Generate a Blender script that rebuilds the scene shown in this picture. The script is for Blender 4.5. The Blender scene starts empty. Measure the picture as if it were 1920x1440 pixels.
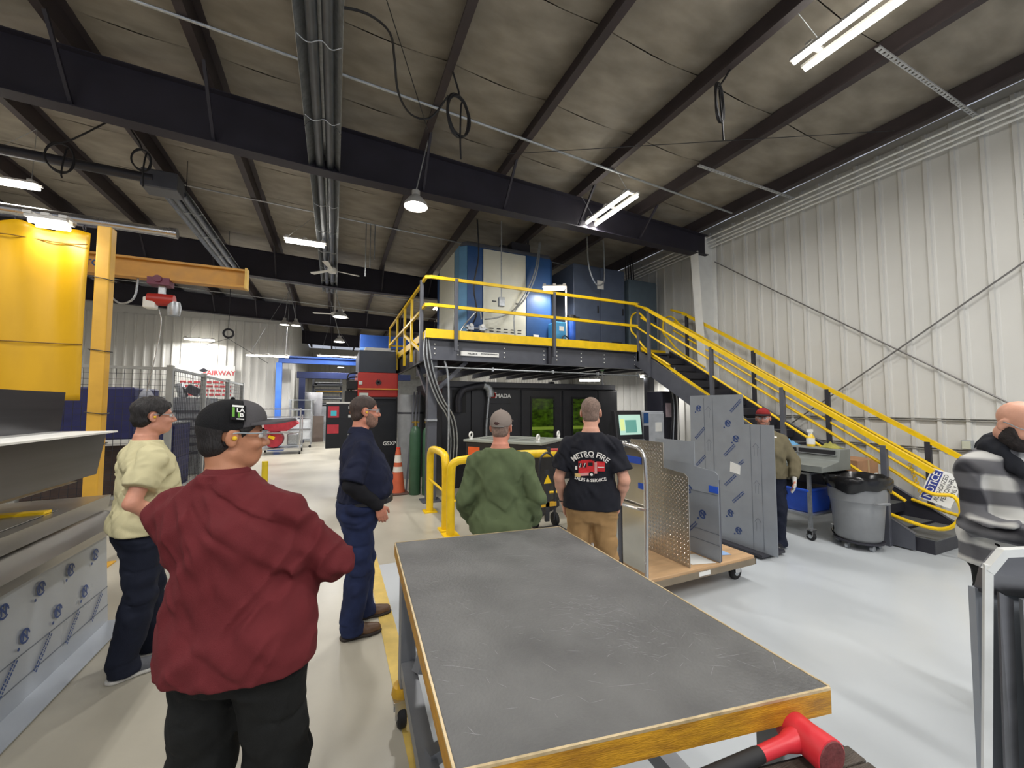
import bpy, math, random
import numpy as np
from mathutils import Vector, Matrix
from mathutils.bvhtree import BVHTree
random.seed(7); np.random.seed(7)
S = bpy.context.scene
COL = S.collection
R = math.radians

# ------------------------------------------------------------------ camera, world, exposure
cd = bpy.data.cameras.new('camera'); cam = bpy.data.objects.new('camera', cd); COL.objects.link(cam)
cd.sensor_width = 36.0; cd.lens = 36.0 * 740.0 / 1920.0; cd.clip_start = 0.02; cd.clip_end = 200
cam.location = (0, 0, 1.70); cam.rotation_euler = (R(93.1), 0, R(-24.2))
S.camera = cam
W = bpy.data.worlds.new('world'); S.world = W; W.use_nodes = True
W.node_tree.nodes['Background'].inputs[0].default_value = (0.80, 0.86, 1.0, 1)
W.node_tree.nodes['Background'].inputs[1].default_value = 0.5
S.view_settings.view_transform = 'Standard'; S.view_settings.look = 'None'
S.cycles.adaptive_threshold = .02; S.cycles.max_bounces = 6; S.cycles.diffuse_bounces = 3; S.cycles.glossy_bounces = 3
S.view_settings.exposure = 0.14; S.view_settings.gamma = 1.0; S.view_settings.use_curve_mapping = False
STRIP_W = 52.0      # watts of one 1.2 m strip lamp
BAY_W = 65.0        # watts of one round high bay lamp

# ------------------------------------------------------------------ materials
def lin(c):
    return tuple(((v/255)/12.92 if v/255 <= .04045 else ((v/255+.055)/1.055)**2.4) for v in c) + (1.0,)
MATS = {}
def mat(name, col, rough=.5, metal=0., var=.12, scale=6., bump=0., bscale=60., stretch=(1,1,1), col2=None, emit=0., rvar=.1, coat=0., spec=.5, detail=4.):
    if name in MATS: return MATS[name]
    m = bpy.data.materials.new(name); m.use_nodes = True; MATS[name] = m
    nt = m.node_tree; b = nt.nodes['Principled BSDF']; L = nt.links.new
    b.inputs['Metallic'].default_value = metal; b.inputs['Roughness'].default_value = rough
    b.inputs['Specular IOR Level'].default_value = spec
    if coat: b.inputs['Coat Weight'].default_value = coat; b.inputs['Coat Roughness'].default_value = .12
    if emit:
        b.inputs['Base Color'].default_value = lin(col)
        b.inputs['Emission Color'].default_value = lin(col); b.inputs['Emission Strength'].default_value = emit
        return m
    tc = nt.nodes.new('ShaderNodeTexCoord'); mp = nt.nodes.new('ShaderNodeMapping'); mp.inputs['Scale'].default_value = stretch
    L(tc.outputs['Object'], mp.inputs['Vector'])
    n = nt.nodes.new('ShaderNodeTexNoise'); n.inputs['Scale'].default_value = scale; n.inputs['Detail'].default_value = detail
    L(mp.outputs['Vector'], n.inputs['Vector'])
    r = nt.nodes.new('ShaderNodeValToRGB'); r.color_ramp.elements[0].position = .3; r.color_ramp.elements[1].position = .7
    c = lin(col)
    if col2: ca, cb = lin(col2), c
    else: ca = tuple(v*(1-var) for v in c[:3])+(1,); cb = tuple(min(1, v*(1+var)) for v in c[:3])+(1,)
    r.color_ramp.elements[0].color = ca; r.color_ramp.elements[1].color = cb
    L(n.outputs['Fac'], r.inputs['Fac']); L(r.outputs['Color'], b.inputs['Base Color'])
    if rvar:
        mr = nt.nodes.new('ShaderNodeMapRange'); mr.inputs['To Min'].default_value = max(0, rough-rvar); mr.inputs['To Max'].default_value = min(1, rough+rvar)
        L(n.outputs['Fac'], mr.inputs['Value']); L(mr.outputs['Result'], b.inputs['Roughness'])
    if bump:
        n2 = nt.nodes.new('ShaderNodeTexNoise'); n2.inputs['Scale'].default_value = bscale; n2.inputs['Detail'].default_value = 3
        L(mp.outputs['Vector'], n2.inputs['Vector'])
        bp = nt.nodes.new('ShaderNodeBump'); bp.inputs['Strength'].default_value = bump; bp.inputs['Distance'].default_value = .01
        L(n2.outputs['Fac'], bp.inputs['Height']); L(bp.outputs['Normal'], b.inputs['Normal'])
    return m
def glass(name, col, alpha=.25, rough=.05):
    m = mat(name, col, rough, 0, 0); m.node_tree.nodes['Principled BSDF'].inputs['Alpha'].default_value = alpha
    return m
YEL = mat('safety_yellow', (238,196,18), .38, var=.08, scale=9)
YELD = mat('worn_yellow', (205,158,38), .5, var=.2, scale=14, bump=.15)
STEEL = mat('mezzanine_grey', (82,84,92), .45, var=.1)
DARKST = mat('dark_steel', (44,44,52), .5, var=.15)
RAFT = mat('rafter_paint', (40,37,48), .6, var=.2, scale=3)
PURL = mat('purlin_paint', (58,50,52), .6, var=.2, scale=3)
BLACK = mat('black_enamel', (40,40,44), .38, var=.1)
GALV = mat('galvanised', (176,180,184), .42, .75, var=.18, scale=20)
ALU = mat('stainless', (188,188,190), .26, .95, var=.08, scale=3, stretch=(1,6,1))
CHROME = mat('bright_zinc', (205,205,205), .25, .9, var=.06)
WHITE = mat('white_paint', (232,232,228), .5, var=.04)
RUB = mat('black_rubber', (26,26,28), .7, var=.2)
CABLE = mat('cable_black', (30,29,32), .55, var=.1)
RED = mat('machine_red', (176,48,40), .45, var=.08)
BLUE = mat('crane_blue', (36,76,150), .45, var=.1)

# ------------------------------------------------------------------ mesh builder
def curve(P, m=4):      # centripetal Catmull-Rom through the points, for hoses, cables and bent tubes
    Q = [P[0]*2-P[1]]+P+[P[-1]*2-P[-2]]; out = []
    for i in range(len(P)-1):
        a, b, c, d = Q[i:i+4]; t0 = 0; t1 = t0+max(1e-4,(b-a).length)**.5; t2 = t1+max(1e-4,(c-b).length)**.5; t3 = t2+max(1e-4,(d-c).length)**.5
        for j in range(m):
            t = t1+(t2-t1)*j/m; A = a*((t1-t)/(t1-t0))+b*((t-t0)/(t1-t0)); B = b*((t2-t)/(t2-t1))+c*((t-t1)/(t2-t1)); C_ = c*((t3-t)/(t3-t2))+d*((t-t2)/(t3-t2))
            D = A*((t2-t)/(t2-t0))+B*((t-t0)/(t2-t0)); E = B*((t3-t)/(t3-t1))+C_*((t-t1)/(t3-t1)); out.append(D*((t2-t)/(t2-t1))+E*((t-t1)/(t2-t1)))
    return out+[P[-1]]
class MB:
    def __init__(s): s.v = []; s.f = []; s.sm = []
    def add(s, vs, fs, smooth=False):
        o = len(s.v); s.v += [tuple(p) for p in vs]; s.f += [tuple(i+o for i in f) for f in fs]; s.sm += [smooth]*len(fs); return s
    def bb(s, x0, x1, y0, y1, z0, z1):
        return s.add([(x,y,z) for z in (z0,z1) for y in (y0,y1) for x in (x0,x1)],
                     [(0,2,3,1),(4,5,7,6),(0,1,5,4),(2,6,7,3),(0,4,6,2),(1,3,7,5)])
    def box(s, c, d, M=None):
        t = MB().bb(-d[0]/2,d[0]/2,-d[1]/2,d[1]/2,-d[2]/2,d[2]/2)
        T = Matrix.Translation(c) @ (M.to_4x4() if M else Matrix())
        return s.add([T @ Vector(p) for p in t.v], t.f)
    def prism(s, poly, d):          # poly: 3-D points, d: extrusion vector
        n = len(poly); d = Vector(d); a = [Vector(p) for p in poly]
        return s.add(a+[p+d for p in a], [tuple(range(n))[::-1], tuple(range(n,2*n))]+[(i,(i+1)%n,n+(i+1)%n,n+i) for i in range(n)])
    def sheet(s, prof, t, y0, y1, ax='y'):   # open profile (x,z) with thickness swept along y
        p = [Vector(q) for q in prof]; n = len(p); off = []
        for i in range(n):
            d = (p[min(i+1,n-1)]-p[max(i-1,0)]).normalized(); off.append(p[i]+Vector((-d.y,d.x))*t)
        poly = p+off[::-1]
        return s.prism([(q.x,y0,q.y) for q in poly], (0,y1-y0,0))
    def tube(s, path, r, n=8, closed=False, caps=True, sec=None):
        P = [Vector(p) for p in path]
        if len(P) > 3 and not closed and not sec and not isinstance(r,(list,tuple)): P = curve(P)
        k = len(P); rr = r if isinstance(r,(list,tuple)) else [r]*k
        tang = []
        for i in range(k):
            a = P[(i-1)%k] if (closed or i>0) else P[i]; b = P[(i+1)%k] if (closed or i<k-1) else P[i]
            tang.append((b-a).normalized())
        up = Vector((0,0,1)) if abs(tang[0].z) < .9 else Vector((1,0,0))
        nx = tang[0].cross(up).normalized(); vs = []
        for i in range(k):
            nx = (nx - tang[i]*nx.dot(tang[i])).normalized(); ny = tang[i].cross(nx)
            if sec: vs += [P[i]+nx*a+ny*b for a,b in sec]
            else: vs += [P[i]+(nx*math.cos(2*math.pi*j/n)+ny*math.sin(2*math.pi*j/n))*rr[i] for j in range(n)]
        m = len(sec) if sec else n; fs = []
        for i in range(k if closed else k-1):
            a = i*m; b = ((i+1)%k)*m
            fs += [(a+j, a+(j+1)%m, b+(j+1)%m, b+j) for j in range(m)]
        s.add(vs, fs, not sec)
        if caps and not closed:
            o = len(s.v)-len(vs); s.f += [tuple(o+j for j in range(m))[::-1], tuple(o+(k-1)*m+j for j in range(m))]; s.sm += [False]*2
        return s
    def bar(s, a, b, w, h):         # rectangular bar from a to b, w across, h up
        return s.tube([a,b], 0, sec=[(-w/2,-h/2),(w/2,-h/2),(w/2,h/2),(-w/2,h/2)])
    def lathe(s, prof, n=20, c=(0,0,0), M=None, caps=True):
        T = Matrix.Translation(c) @ (M.to_4x4() if M else Matrix()); vs = []
        for r,z in prof: vs += [T @ Vector((r*math.cos(2*math.pi*j/n), r*math.sin(2*math.pi*j/n), z)) for j in range(n)]
        fs = [(i*n+j, i*n+(j+1)%n, (i+1)*n+(j+1)%n, (i+1)*n+j) for i in range(len(prof)-1) for j in range(n)]
        o = len(s.v); s.add(vs, fs, True)
        if caps: s.f += [tuple(o+j for j in range(n))[::-1], tuple(o+(len(prof)-1)*n+j for j in range(n))]; s.sm += [False]*2
        return s
    def ball(s, c, r, n=12, m=8):
        r = r if isinstance(r,(tuple,list)) else (r,r,r)
        vs = [(c[0]+r[0]*math.sin(math.pi*i/m)*math.cos(2*math.pi*j/n), c[1]+r[1]*math.sin(math.pi*i/m)*math.sin(2*math.pi*j/n), c[2]+r[2]*math.cos(math.pi*i/m)) for i in range(m+1) for j in range(n)]
        return s.add(vs, [(i*n+j,(i+1)*n+j,(i+1)*n+(j+1)%n,i*n+(j+1)%n) for i in range(m) for j in range(n)], True)
    def ring(s, c, R_, r, axis='y', n=16, k=6):
        pts = []
        for j in range(n):
            a = 2*math.pi*j/n; u, w = R_*math.cos(a), R_*math.sin(a)
            pts.append({'x':(c[0],c[1]+u,c[2]+w),'y':(c[0]+u,c[1],c[2]+w),'z':(c[0]+u,c[1]+w,c[2])}[axis])
        return s.tube(pts, r, k, closed=True)
    def mesh(s, name, m, T=None):
        me = bpy.data.meshes.new(name)
        vs = s.v if T is None else [T @ Vector(p) for p in s.v]
        me.from_pydata([tuple(p) for p in vs], [], s.f)
        me.polygons.foreach_set('use_smooth', s.sm); 
        if any(s.sm): me.set_sharp_from_angle(angle=R(40))
        me.materials.append(MATS[m] if isinstance(m,str) else m); me.update()
        return me

# ------------------------------------------------------------------ objects
MW = {}     # world matrices of the things, by object
def tag(o, label=None, cat=None, group=None, kind=None):
    if label: o['label'] = label
    if cat: o['category'] = cat
    if group: o['group'] = group
    if kind: o['kind'] = kind
    return o
def thing(name, label, cat, loc=(0,0,0), rz=0, group=None, parent=None):
    o = bpy.data.objects.new(name, None); COL.objects.link(o); o.empty_display_size = .05
    o.location = loc; o.rotation_euler = (0,0,rz); MW[o] = Matrix.Translation(loc) @ Matrix.Rotation(rz,4,'Z')
    return tag(o, label, cat, group)
def link(name, me, parent=None, loc=(0,0,0), rot=(0,0,0)):
    o = bpy.data.objects.new(name, me); COL.objects.link(o); o.location = loc; o.rotation_euler = rot
    if parent: o.parent = parent
    T = Matrix.Translation(loc) @ Matrix.Rotation(rot[2],4,'Z') if not parent else MW.get(parent, Matrix()) @ Matrix.Translation(loc)
    MW[o] = T
    return o
def part(name, mb, m, parent, world=True, label=None, kind=None, bevel=0):
    T = MW[parent].inverted() if world else None
    o = link(name, mb.mesh(name, m, T), parent)
    if label: o['label'] = label
    if kind: o['kind'] = kind
    if bevel: bev(o, bevel)
    return o
def bev(o, w, n=2):
    b = o.modifiers.new('bevel','BEVEL'); b.width = w; b.segments = n; b.limit_method = 'ANGLE'; b.angle_limit = R(50)
    return o
def one(name, mb, m, label=None, cat=None, group=None, kind=None, bevel=0):   # a thing of one mesh, built in world coordinates
    a = np.array(mb.v); c = ((a[:,0].min()+a[:,0].max())/2, (a[:,1].min()+a[:,1].max())/2, a[:,2].min())
    o = link(name, mb.mesh(name, m, Matrix.Translation(c).inverted()), None, c); tag(o, label, cat, group, kind)
    if bevel: bev(o, bevel)
    return o
def struct(name, mb, m, bevel=0): return one(name, mb, m, kind='structure', bevel=bevel)
def copy_tree(o, loc=None, rz=None, parent=None, label=None):
    c = o.copy(); COL.objects.link(c); c.parent = parent
    if loc is not None: c.location = loc
    if rz is not None: c.rotation_euler = (0,0,rz)
    if label: c['label'] = label
    MW[c] = (Matrix.Translation(c.location) @ Matrix.Rotation(c.rotation_euler.z,4,'Z')) if parent is None else MW[parent] @ Matrix.Translation(c.location)
    for ch in list(o.children): copy_tree(ch, parent=c)
    return c
# lettering: each string is turned into a flat mesh once, lower left at the origin, in the XY plane
def glyphs(s, size=1., bold=0., ext=0., align='CENTER', spacing=1.):
    cu = bpy.data.curves.new('t','FONT'); cu.body = s; cu.size = size; cu.offset = bold; cu.extrude = ext; cu.align_x = align; cu.align_y = 'CENTER'
    cu.resolution_u = 3; cu.space_character = spacing
    o = bpy.data.objects.new('t', cu); COL.objects.link(o); bpy.context.view_layer.update()
    me = bpy.data.meshes.new_from_object(o.evaluated_get(bpy.context.evaluated_depsgraph_get()))
    t = MB().add([tuple(v.co) for v in me.vertices], [tuple(p.vertices) for p in me.polygons])
    bpy.data.objects.remove(o); bpy.data.curves.remove(cu); bpy.data.meshes.remove(me)
    return t
def frame(o, x, y):                # matrix with x and y axes at o
    x = Vector(x).normalized(); y = Vector(y).normalized(); z = x.cross(y)
    return Matrix(((x.x,y.x,z.x,o[0]),(x.y,y.y,z.y,o[1]),(x.z,y.z,z.z,o[2]),(0,0,0,1)))
def tf(mb, M):
    mb.v = [tuple(M @ Vector(p)) for p in mb.v]; return mb
TXT = {}
for key, s, size, bold in (('metro','METRO FIRE',1,.02),('est','EST 1996',1,.02),('sales','SALES & SERVICE',1,.02),('notice','NOTICE',1,.01),('auth','AUTHORIZED',1,.005),
        ('pers','PERSONNEL',1,.005),('only','ONLY',1,.005),('mada','MADA',1,.03),('gsxp','GSXP',1,.02),('ton','2 TON',1,.03),('fair','FAIRWAY',1,.02),('wild','WILDECK',1,.02),('N','N',1,.05),('lf','LA',1,.03),('b','B',1,.03)):
    TXT[key] = glyphs(s, size, bold, align='LEFT' if key=='mada' else 'CENTER')
def word(key, size, M):
    t = TXT[key]; r = MB().add([M @ Vector((v[0]*size, v[1]*size, 0)) for v in t.v], t.f); return r

# ------------------------------------------------------------------ structure
FLOOR = mat('concrete', (190,184,168), .32, var=.1, scale=.9, bump=.05, bscale=30, col2=(160,155,142), detail=8, rvar=.12)
EPOXY = mat('grey_epoxy', (190,195,199), .22, var=.04, scale=.7, rvar=.08)
LINE = mat('floor_line_yellow', (206,176,92), .45, var=.15, scale=8)
WALLM = mat('wall_metal_white', (206,205,200), .5, var=.03, scale=1.5, bump=.03, bscale=3)
INSUL = mat('vinyl_insulation', (160,152,139), .6, var=.18, scale=2.2, bump=.25, bscale=6, stretch=(1,2,1), col2=(128,121,110))
struct('floor', MB().bb(-11,7.8,-5,31.2,-.2,0), FLOOR)
ep = struct('floor_coating', MB().bb(.47,7.72,-5,4.5,0,.003), EPOXY)
struct('trim_1', MB().bb(.36,.47,-5,5.2,0,.004), LINE)      # yellow floor line
def zroof(x): return 5.45 + .035*(7.7-x)      # underside of the purlins
# right wall: ribbed sheet panels, three ribs each
PIT = .275
def rib_panel(name, n, z0, z1):
    prof = []
    for k in range(n):
        b = k*PIT; prof += [(b,0),(b+.165,0),(b+.185,-.006),(b+.195,-.034),(b+.235,-.034),(b+.245,-.006),(b+PIT-.01,-.004)]
    prof.append((n*PIT,0)); mb = MB()
    vs = [(x, y, z) for x,y in prof for z in (z0,z1)]
    vs += [(0,.03,z0),(0,.03,z1),(n*PIT,.03,z0),(n*PIT,.03,z1)]; k = len(prof)
    mb.add(vs, [(2*i,2*i+2,2*i+3,2*i+1) for i in range(k-1)]+[(2*k,2*k+1,2*k+3,2*k+2)])
    return mb.mesh(name, WALLM)
wr = struct('wall_right', MB().bb(7.74,7.84,-5,31.2,0,5.75), WALLM)
wp = rib_panel('wall_panel', 3, 0, 5.6); y = -4.9
while y < 30:
    y += 3*PIT; link('wall_panel', wp, wr, Vector((7.70,y,0))-wr.location, (0,0,R(-90)))
gi = MB()
for z in (1.09,1.5):
    gi.bb(7.655,7.70,-5,6.0,z-.012,z+.002); gi.bb(7.66,7.70,-5,6.0,z+.014,z+.022)
part('girt_seam', gi, mat('seam_grey',(150,148,142),.6,var=.05), wr)
# ceiling insulation panels between purlins, hung from a roof deck
PX = [7.15,5.55,4.1,2.58,1.2,-.22,-1.5,-2.85,-4.2,-5.55,-6.9,-8.25,-9.6]
ce = struct('ceiling', MB().add([(-11,-5,zroof(-11)+.39),(7.8,-5,zroof(7.8)+.39),(7.8,31.2,zroof(7.8)+.39),(-11,31.2,zroof(-11)+.39)]+[(-11,-5,zroof(-11)+.45),(7.8,-5,zroof(7.8)+.45),(7.8,31.2,zroof(7.8)+.45),(-11,31.2,zroof(-11)+.45)],
    [(0,1,2,3),(4,7,6,5),(0,4,5,1),(1,5,6,2),(2,6,7,3),(3,7,4,0)]), INSUL)
def pillow(w, l, sag, slope):
    mb = MB(); nx, ny = 6, 4; vs = []
    for j in range(ny+1):
        for i in range(nx+1):
            u, v = i/nx, j/ny
            vs.append((u*w, v*l, -slope*u*w - sag*(math.sin(math.pi*u)**.7)*(.55+.45*math.sin(math.pi*v)**.5) + .006*math.sin(9*u+5*v)))
    o = len(vs); vs += [(0,0,.1),(w,0,.1-slope*w),(0,l,.1),(w,l,.1-slope*w)]
    fs = [(j*(nx+1)+i, (j+1)*(nx+1)+i, (j+1)*(nx+1)+i+1, j*(nx+1)+i+1) for j in range(ny) for i in range(nx)]
    mb.add(vs, fs, True); mb.add([vs[o],vs[o+1],vs[o+3],vs[o+2]], [(0,1,3,2)]); mb.f[-1] = (len(mb.v)-4,len(mb.v)-3,len(mb.v)-2,len(mb.v)-1)
    return mb
edges = [7.7]+PX+[-11]
for a, b in zip(edges[1:], edges[:-1]):
    w = b-a; me = pillow(w, 1.19, .07, .035).mesh('insulation_panel', INSUL); y = -5
    while y < (30 if a > -2 else 18):
        o = link('insulation_panel', me, ce, Vector((a, y, zroof(a)+.29))-ce.location); y += 1.2
for x in PX:
    z = zroof(x); mb = MB()
    mb.prism([(x-.09,-5,z),(x+.008,-5,z),(x+.008,-5,z+.27),(x+.09,-5,z+.27),(x+.09,-5,z+.28),(x-.004,-5,z+.28),(x-.004,-5,z+.012),(x-.078,-5,z+.012),(x-.078,-5,z+.03),(x-.09,-5,z+.03)], (0,36,0))
    part('purlin', mb, PURL, ce)
# rigid frames: rafter along x, column at the right wall
FY = (6.1, 12.1, 18.1, 24.1)
for i, y in enumerate(FY):
    zb = 5.02; x0 = -11; x1 = 7.45
    t = struct('trim_%d' % (i+2), MB().prism([(x0,y-.006,zb+.42),(0,y-.006,zb),(x1,y-.006,zb),(x1,y-.006,zroof(x1)),(x0,y-.006,zroof(x0))],(0,.012,0)), RAFT)
    part('flange', MB().prism([(x0,y-.1,zb+.42),(x0,y-.1,zb+.406),(0,y-.1,zb-.014),(x1,y-.1,zb-.014),(x1,y-.1,zb),(0,y-.1,zb)],(0,.2,0)), RAFT, t)
    part('flange', MB().prism([(x0,y-.09,zroof(x0)-.014),(x1,y-.09,zroof(x1)-.014),(x1,y-.09,zroof(x1)),(x0,y-.09,zroof(x0))],(0,.18,0)), RAFT, t)
    for x in PX[1:9]:
        for s in (-1,1):
            part('flange_brace', MB().bar((x,y,zb+.02+max(0,-x)*.038),(x,y+s*.55,zroof(x)+.02),.035,.035), RAFT, t)
    c = struct('trim_%d' % (i+6), MB().prism([(7.68,y-.005,0),(7.45,y-.005,0),(7.12,y-.005,5.05),(7.12,y-.005,zroof(7.1)),(7.68,y-.005,zroof(7.7))],(0,.01,0)), WHITE)
    part('flange', MB().bar((7.45,y,0),(7.12,y,5.05),.2,.012), WHITE, c)
    part('flange', MB().bb(7.665,7.69,y-.1,y+.1,0,5.4), WHITE, c)
# partition, return wall and far wall
pw = struct('wall_partition', MB().bb(-11,-1.68,18.7,18.8,0,5.75), WALLM)
rp = rib_panel('wall_panel', 3, 0, 5.05)
for k in range(11):
    x = -1.68-.825*(k+1); link('wall_panel', rp, pw, Vector((x,18.69,0))-pw.location)
struct('wall_return', MB().bb(-1.78,-1.68,18.8,31,0,5.75), WALLM)
fw = struct('wall_back', MB().bb(-1.8,7.8,31,31.1,0,5.75), WALLM)
rp2 = rib_panel('wall_panel', 3, 0, 5.4)
for k in range(11): link('wall_panel', rp2, fw, Vector((-1.68+.825*k,30.99,0))-fw.location)
struct('wall_left', MB().bb(-11.1,-11,-5,18.8,0,6.2), WALLM)
d = struct('door_1', MB().bb(3.6,6.4,30.8,30.9,0,3.7), mat('door_white',(215,218,220),.5))
for k in range(7): part('door_slat', MB().bb(3.62,6.38,30.77,30.8,.05+k*.52,.53+k*.52), 'door_white', d, bevel=.01)
part('door_frame', MB().bb(3.45,3.6,30.7,30.9,0,3.9).bb(6.4,6.55,30.7,30.9,0,3.9), STEEL, d)
# cross bracing cables on the right wall, conduits under the eave, strut channels
for k, (a, b) in enumerate((((7.63,6.0,4.88),(7.63,-.6,-.25)),((7.61,-.6,5.2),(7.61,5.0,1.0)))):
    d_ = Vector(b)-Vector(a); mb = MB().tube([Vector(a)+d_*t for t in (0,1)], .011, 6)
    one('bracing_cable', mb, mat('cable_grey',(120,118,116),.5,.4), ('steel bracing cable falling towards the camera across the white wall','steel bracing cable rising towards the camera across the white wall')[k], 'cable')
for k, z in enumerate((5.22,5.28,5.34,5.42)):
    one('conduit', MB().tube([(7.58-.03*k,-5,z),(7.58-.03*k,30,z)], .016, 8), WHITE, ('lowest','second lowest','third lowest','topmost')[k]+' of four parallel white conduits under the right eave', 'conduit', 'conduits under the right eave')
for k, y in enumerate((2.02,4.25)):
    mb = MB(); n = 34; x0, x1 = 5.1, 7.7
    for i in range(n):
        x = x0+(x1-x0)*i/n; mb.bb(x,x+.045,y-.02,y+.02,5.432,5.44)
    mb.bb(x0,x1,y-.022,y-.014,5.43,5.45).bb(x0,x1,y+.014,y+.022,5.43,5.45)
    one('strut_channel', mb, mat('strut_zinc',(198,200,202),.4,.5), ('perforated strut channel nearest the camera under the right roof','perforated strut channel farther back under the right roof')[k], 'channel')
one('conduit', MB().tube([(-4.6,4.95,zroof(-4.6)-.02),(7.0,5.1,zroof(7.0)-.02)], .018, 8), GALV, 'thin galvanised conduit crossing below the purlins in front of the big rafter', 'conduit')
one('junction_box', MB().bb(-2.55,-2.33,4.86,5.02,5.63,5.79), GALV, 'grey junction box on the ceiling conduit at upper left', 'electrical box', bevel=.01)
# ------------------------------------------------------------------ lamps
TUBE = mat('lamp_tube', (255,250,238), emit=14.); 
HOUS = mat('lamp_housing', (170,168,164), .5, var=.03)
def area(parent, w, h, power, loc, rz=0, col=(1,.98,.95), rx=0):
    ld = bpy.data.lights.new('lamp_light','AREA'); ld.shape = 'RECTANGLE'; ld.size = w; ld.size_y = h; ld.energy = power; ld.color = col; ld.spread = R(170)
    o = bpy.data.objects.new('lamp_light', ld); COL.objects.link(o); o.parent = parent; o.location = loc; o.rotation_euler = (rx,0,rz); return o
def strip(loc, rz, L=1.2, label='', tubes=2, power=None, hang=.25, group=None, gap=.11):
    t = thing('strip_light', label, 'ceiling light', loc, rz, group)
    hb = MB()
    for k in range(tubes): x = 0 if tubes == 1 else (-gap/2, gap/2)[k]; hb.bb(x-.022,x+.022,-L/2,L/2,.056,.085)
    for y_ in (-L*.42,0,L*.42): hb.bb(-gap/2-.03,gap/2+.03,y_-.03,y_+.03,.085,.112)
    part('housing', hb, HOUS, t, world=False)
    for k in range(tubes):
        x = 0 if tubes == 1 else (-gap/2, gap/2)[k]
        part('tube', MB().tube([(x,-L/2+.03,.025),(x,L/2-.03,.025)], .026, 8), TUBE, t, world=False)
        area(t, .05, L-.06, (power if power else STRIP_W*L/1.2)/tubes, (x,0,-.004))
    px_ = min(PX, key=lambda q: abs(q-loc[0]-(0 if rz < .5 else 0)))
    if hang > .02:
        for s in (-1,1): part('hanger_wire', MB().tube([(0,s*L*.4,.11),(0,s*L*.4,.11+hang) if hang < .06 else ((px_-loc[0],s*L*.4,zroof(px_)-loc[2]+.01) if rz < .5 else (0,loc[0]-px_,zroof(px_)-loc[2]+.01))], .004, 4), GALV, t, world=False)
    return t
def bay(loc, label, hang=.3, power=None, r=.2):
    t = thing('high_bay_light', label, 'ceiling light', loc)
    part('reflector', MB().lathe([(r,0),(r*.96,.05),(r*.6,.13),(r*.35,.17),(r*.35,.24)], 20, caps=False).lathe([(r*.34,.17),(r*.34,.24)],16), HOUS, t, world=False)
    part('lens', MB().lathe([(r*.02,.0),(r*.9,.01),(r*.93,.03)], 20), TUBE, t, world=False)
    px_ = min(PX, key=lambda q: abs(q-loc[0])); part('hook', MB().tube([(0,0,.24),(px_-loc[0],0,zroof(px_)-loc[2]+.01)], .01, 6), GALV, t, world=False)
    a_ = area(t, r*1.7, r*1.7, power if power else BAY_W, (0,0,-.006)); a_.data.shape = 'DISK'
    return t
strip((4.48,1.26,5.32), 0, 2.4, 'brightest twin tube strip light at the upper right of the ceiling', hang=.2, gap=.2)
strip((4.38,5.5,5.12), 0, 1.2, 'short twin tube strip light in front of the big rafter above the mezzanine', hang=.4, gap=.2)
strip((-.6,8.7,4.9), R(90), .75, 'small strip light beside the long radiant heater', tubes=2, hang=.7)
strip((-4.6,8.2,4.95), R(90), .95, 'wide strip light at the left edge under the roof', tubes=2, hang=.7)
t = strip((-2.62,5.38,3.47), R(90), .3, 'small strip light glowing in front of the yellow curtain top', hang=0, power=3.5)
part('bracket', MB().bar((-2.62,5.38,3.58),(-2.62,5.6,3.6),.03,.012), GALV, t)
strip((-4.68,18.25,4.14), R(90), .95, 'strip light hung close to the partition wall', hang=1.4, power=70)
strip((-2.1,15.6,3.35), R(90), 1.3, 'strip light beside the blue crane beam by the partition', tubes=1, hang=2.2)
strip((.1,20,3.95), R(90), 1.8, 'long strip light far back over the aisle', tubes=1, hang=1.8)
bay((1.03,5.75,4.62), 'round high bay lamp hanging under the big rafter', hang=.25, r=.17)
bay((.1,12.6,4.3), 'middle round bay lamp over the aisle behind the heater end', hang=1.)
bay((.12,16.6,4.15), 'round bay lamp farther along the aisle below the roof', hang=1.)
bay((.3,26,4.0), 'farthest round bay lamp by the back wall', hang=1.4)
for k, dx in enumerate((-.17,.17)): bay((-1.45+dx,15.4,4.45), ('left','right')[k]+' lamp of the bright pair near the partition corner', hang=.9, r=.15)
strip((4.25,7.25,4.18), R(65), .5, 'small strip light on a white post on the mezzanine', hang=0, power=18)
strip((6.6,9.3,2.38), R(65), .6, 'strip light under the mezzanine behind the black machine', hang=.05, power=20)
strip((7.05,7.35,2.38), R(65), .6, 'strip light under the mezzanine beside the stairs', hang=.05, power=22)
# the same strips carry on over the part of the hall behind the camera
for k, (x, y) in enumerate(((4.5,-2.2),(-.6,-2.6),(-4.6,-1.2),(-3.2,2.6),(1.6,-3.2),(-9.0,11.5),(3.4,13.5),(4.5,20),(-7.5,6.5))):
    strip((x,y,5.3), 0, 2.4, 'long strip light of the roof over the hall, outside the picture', group='roof strip lights', hang=.2)

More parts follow.
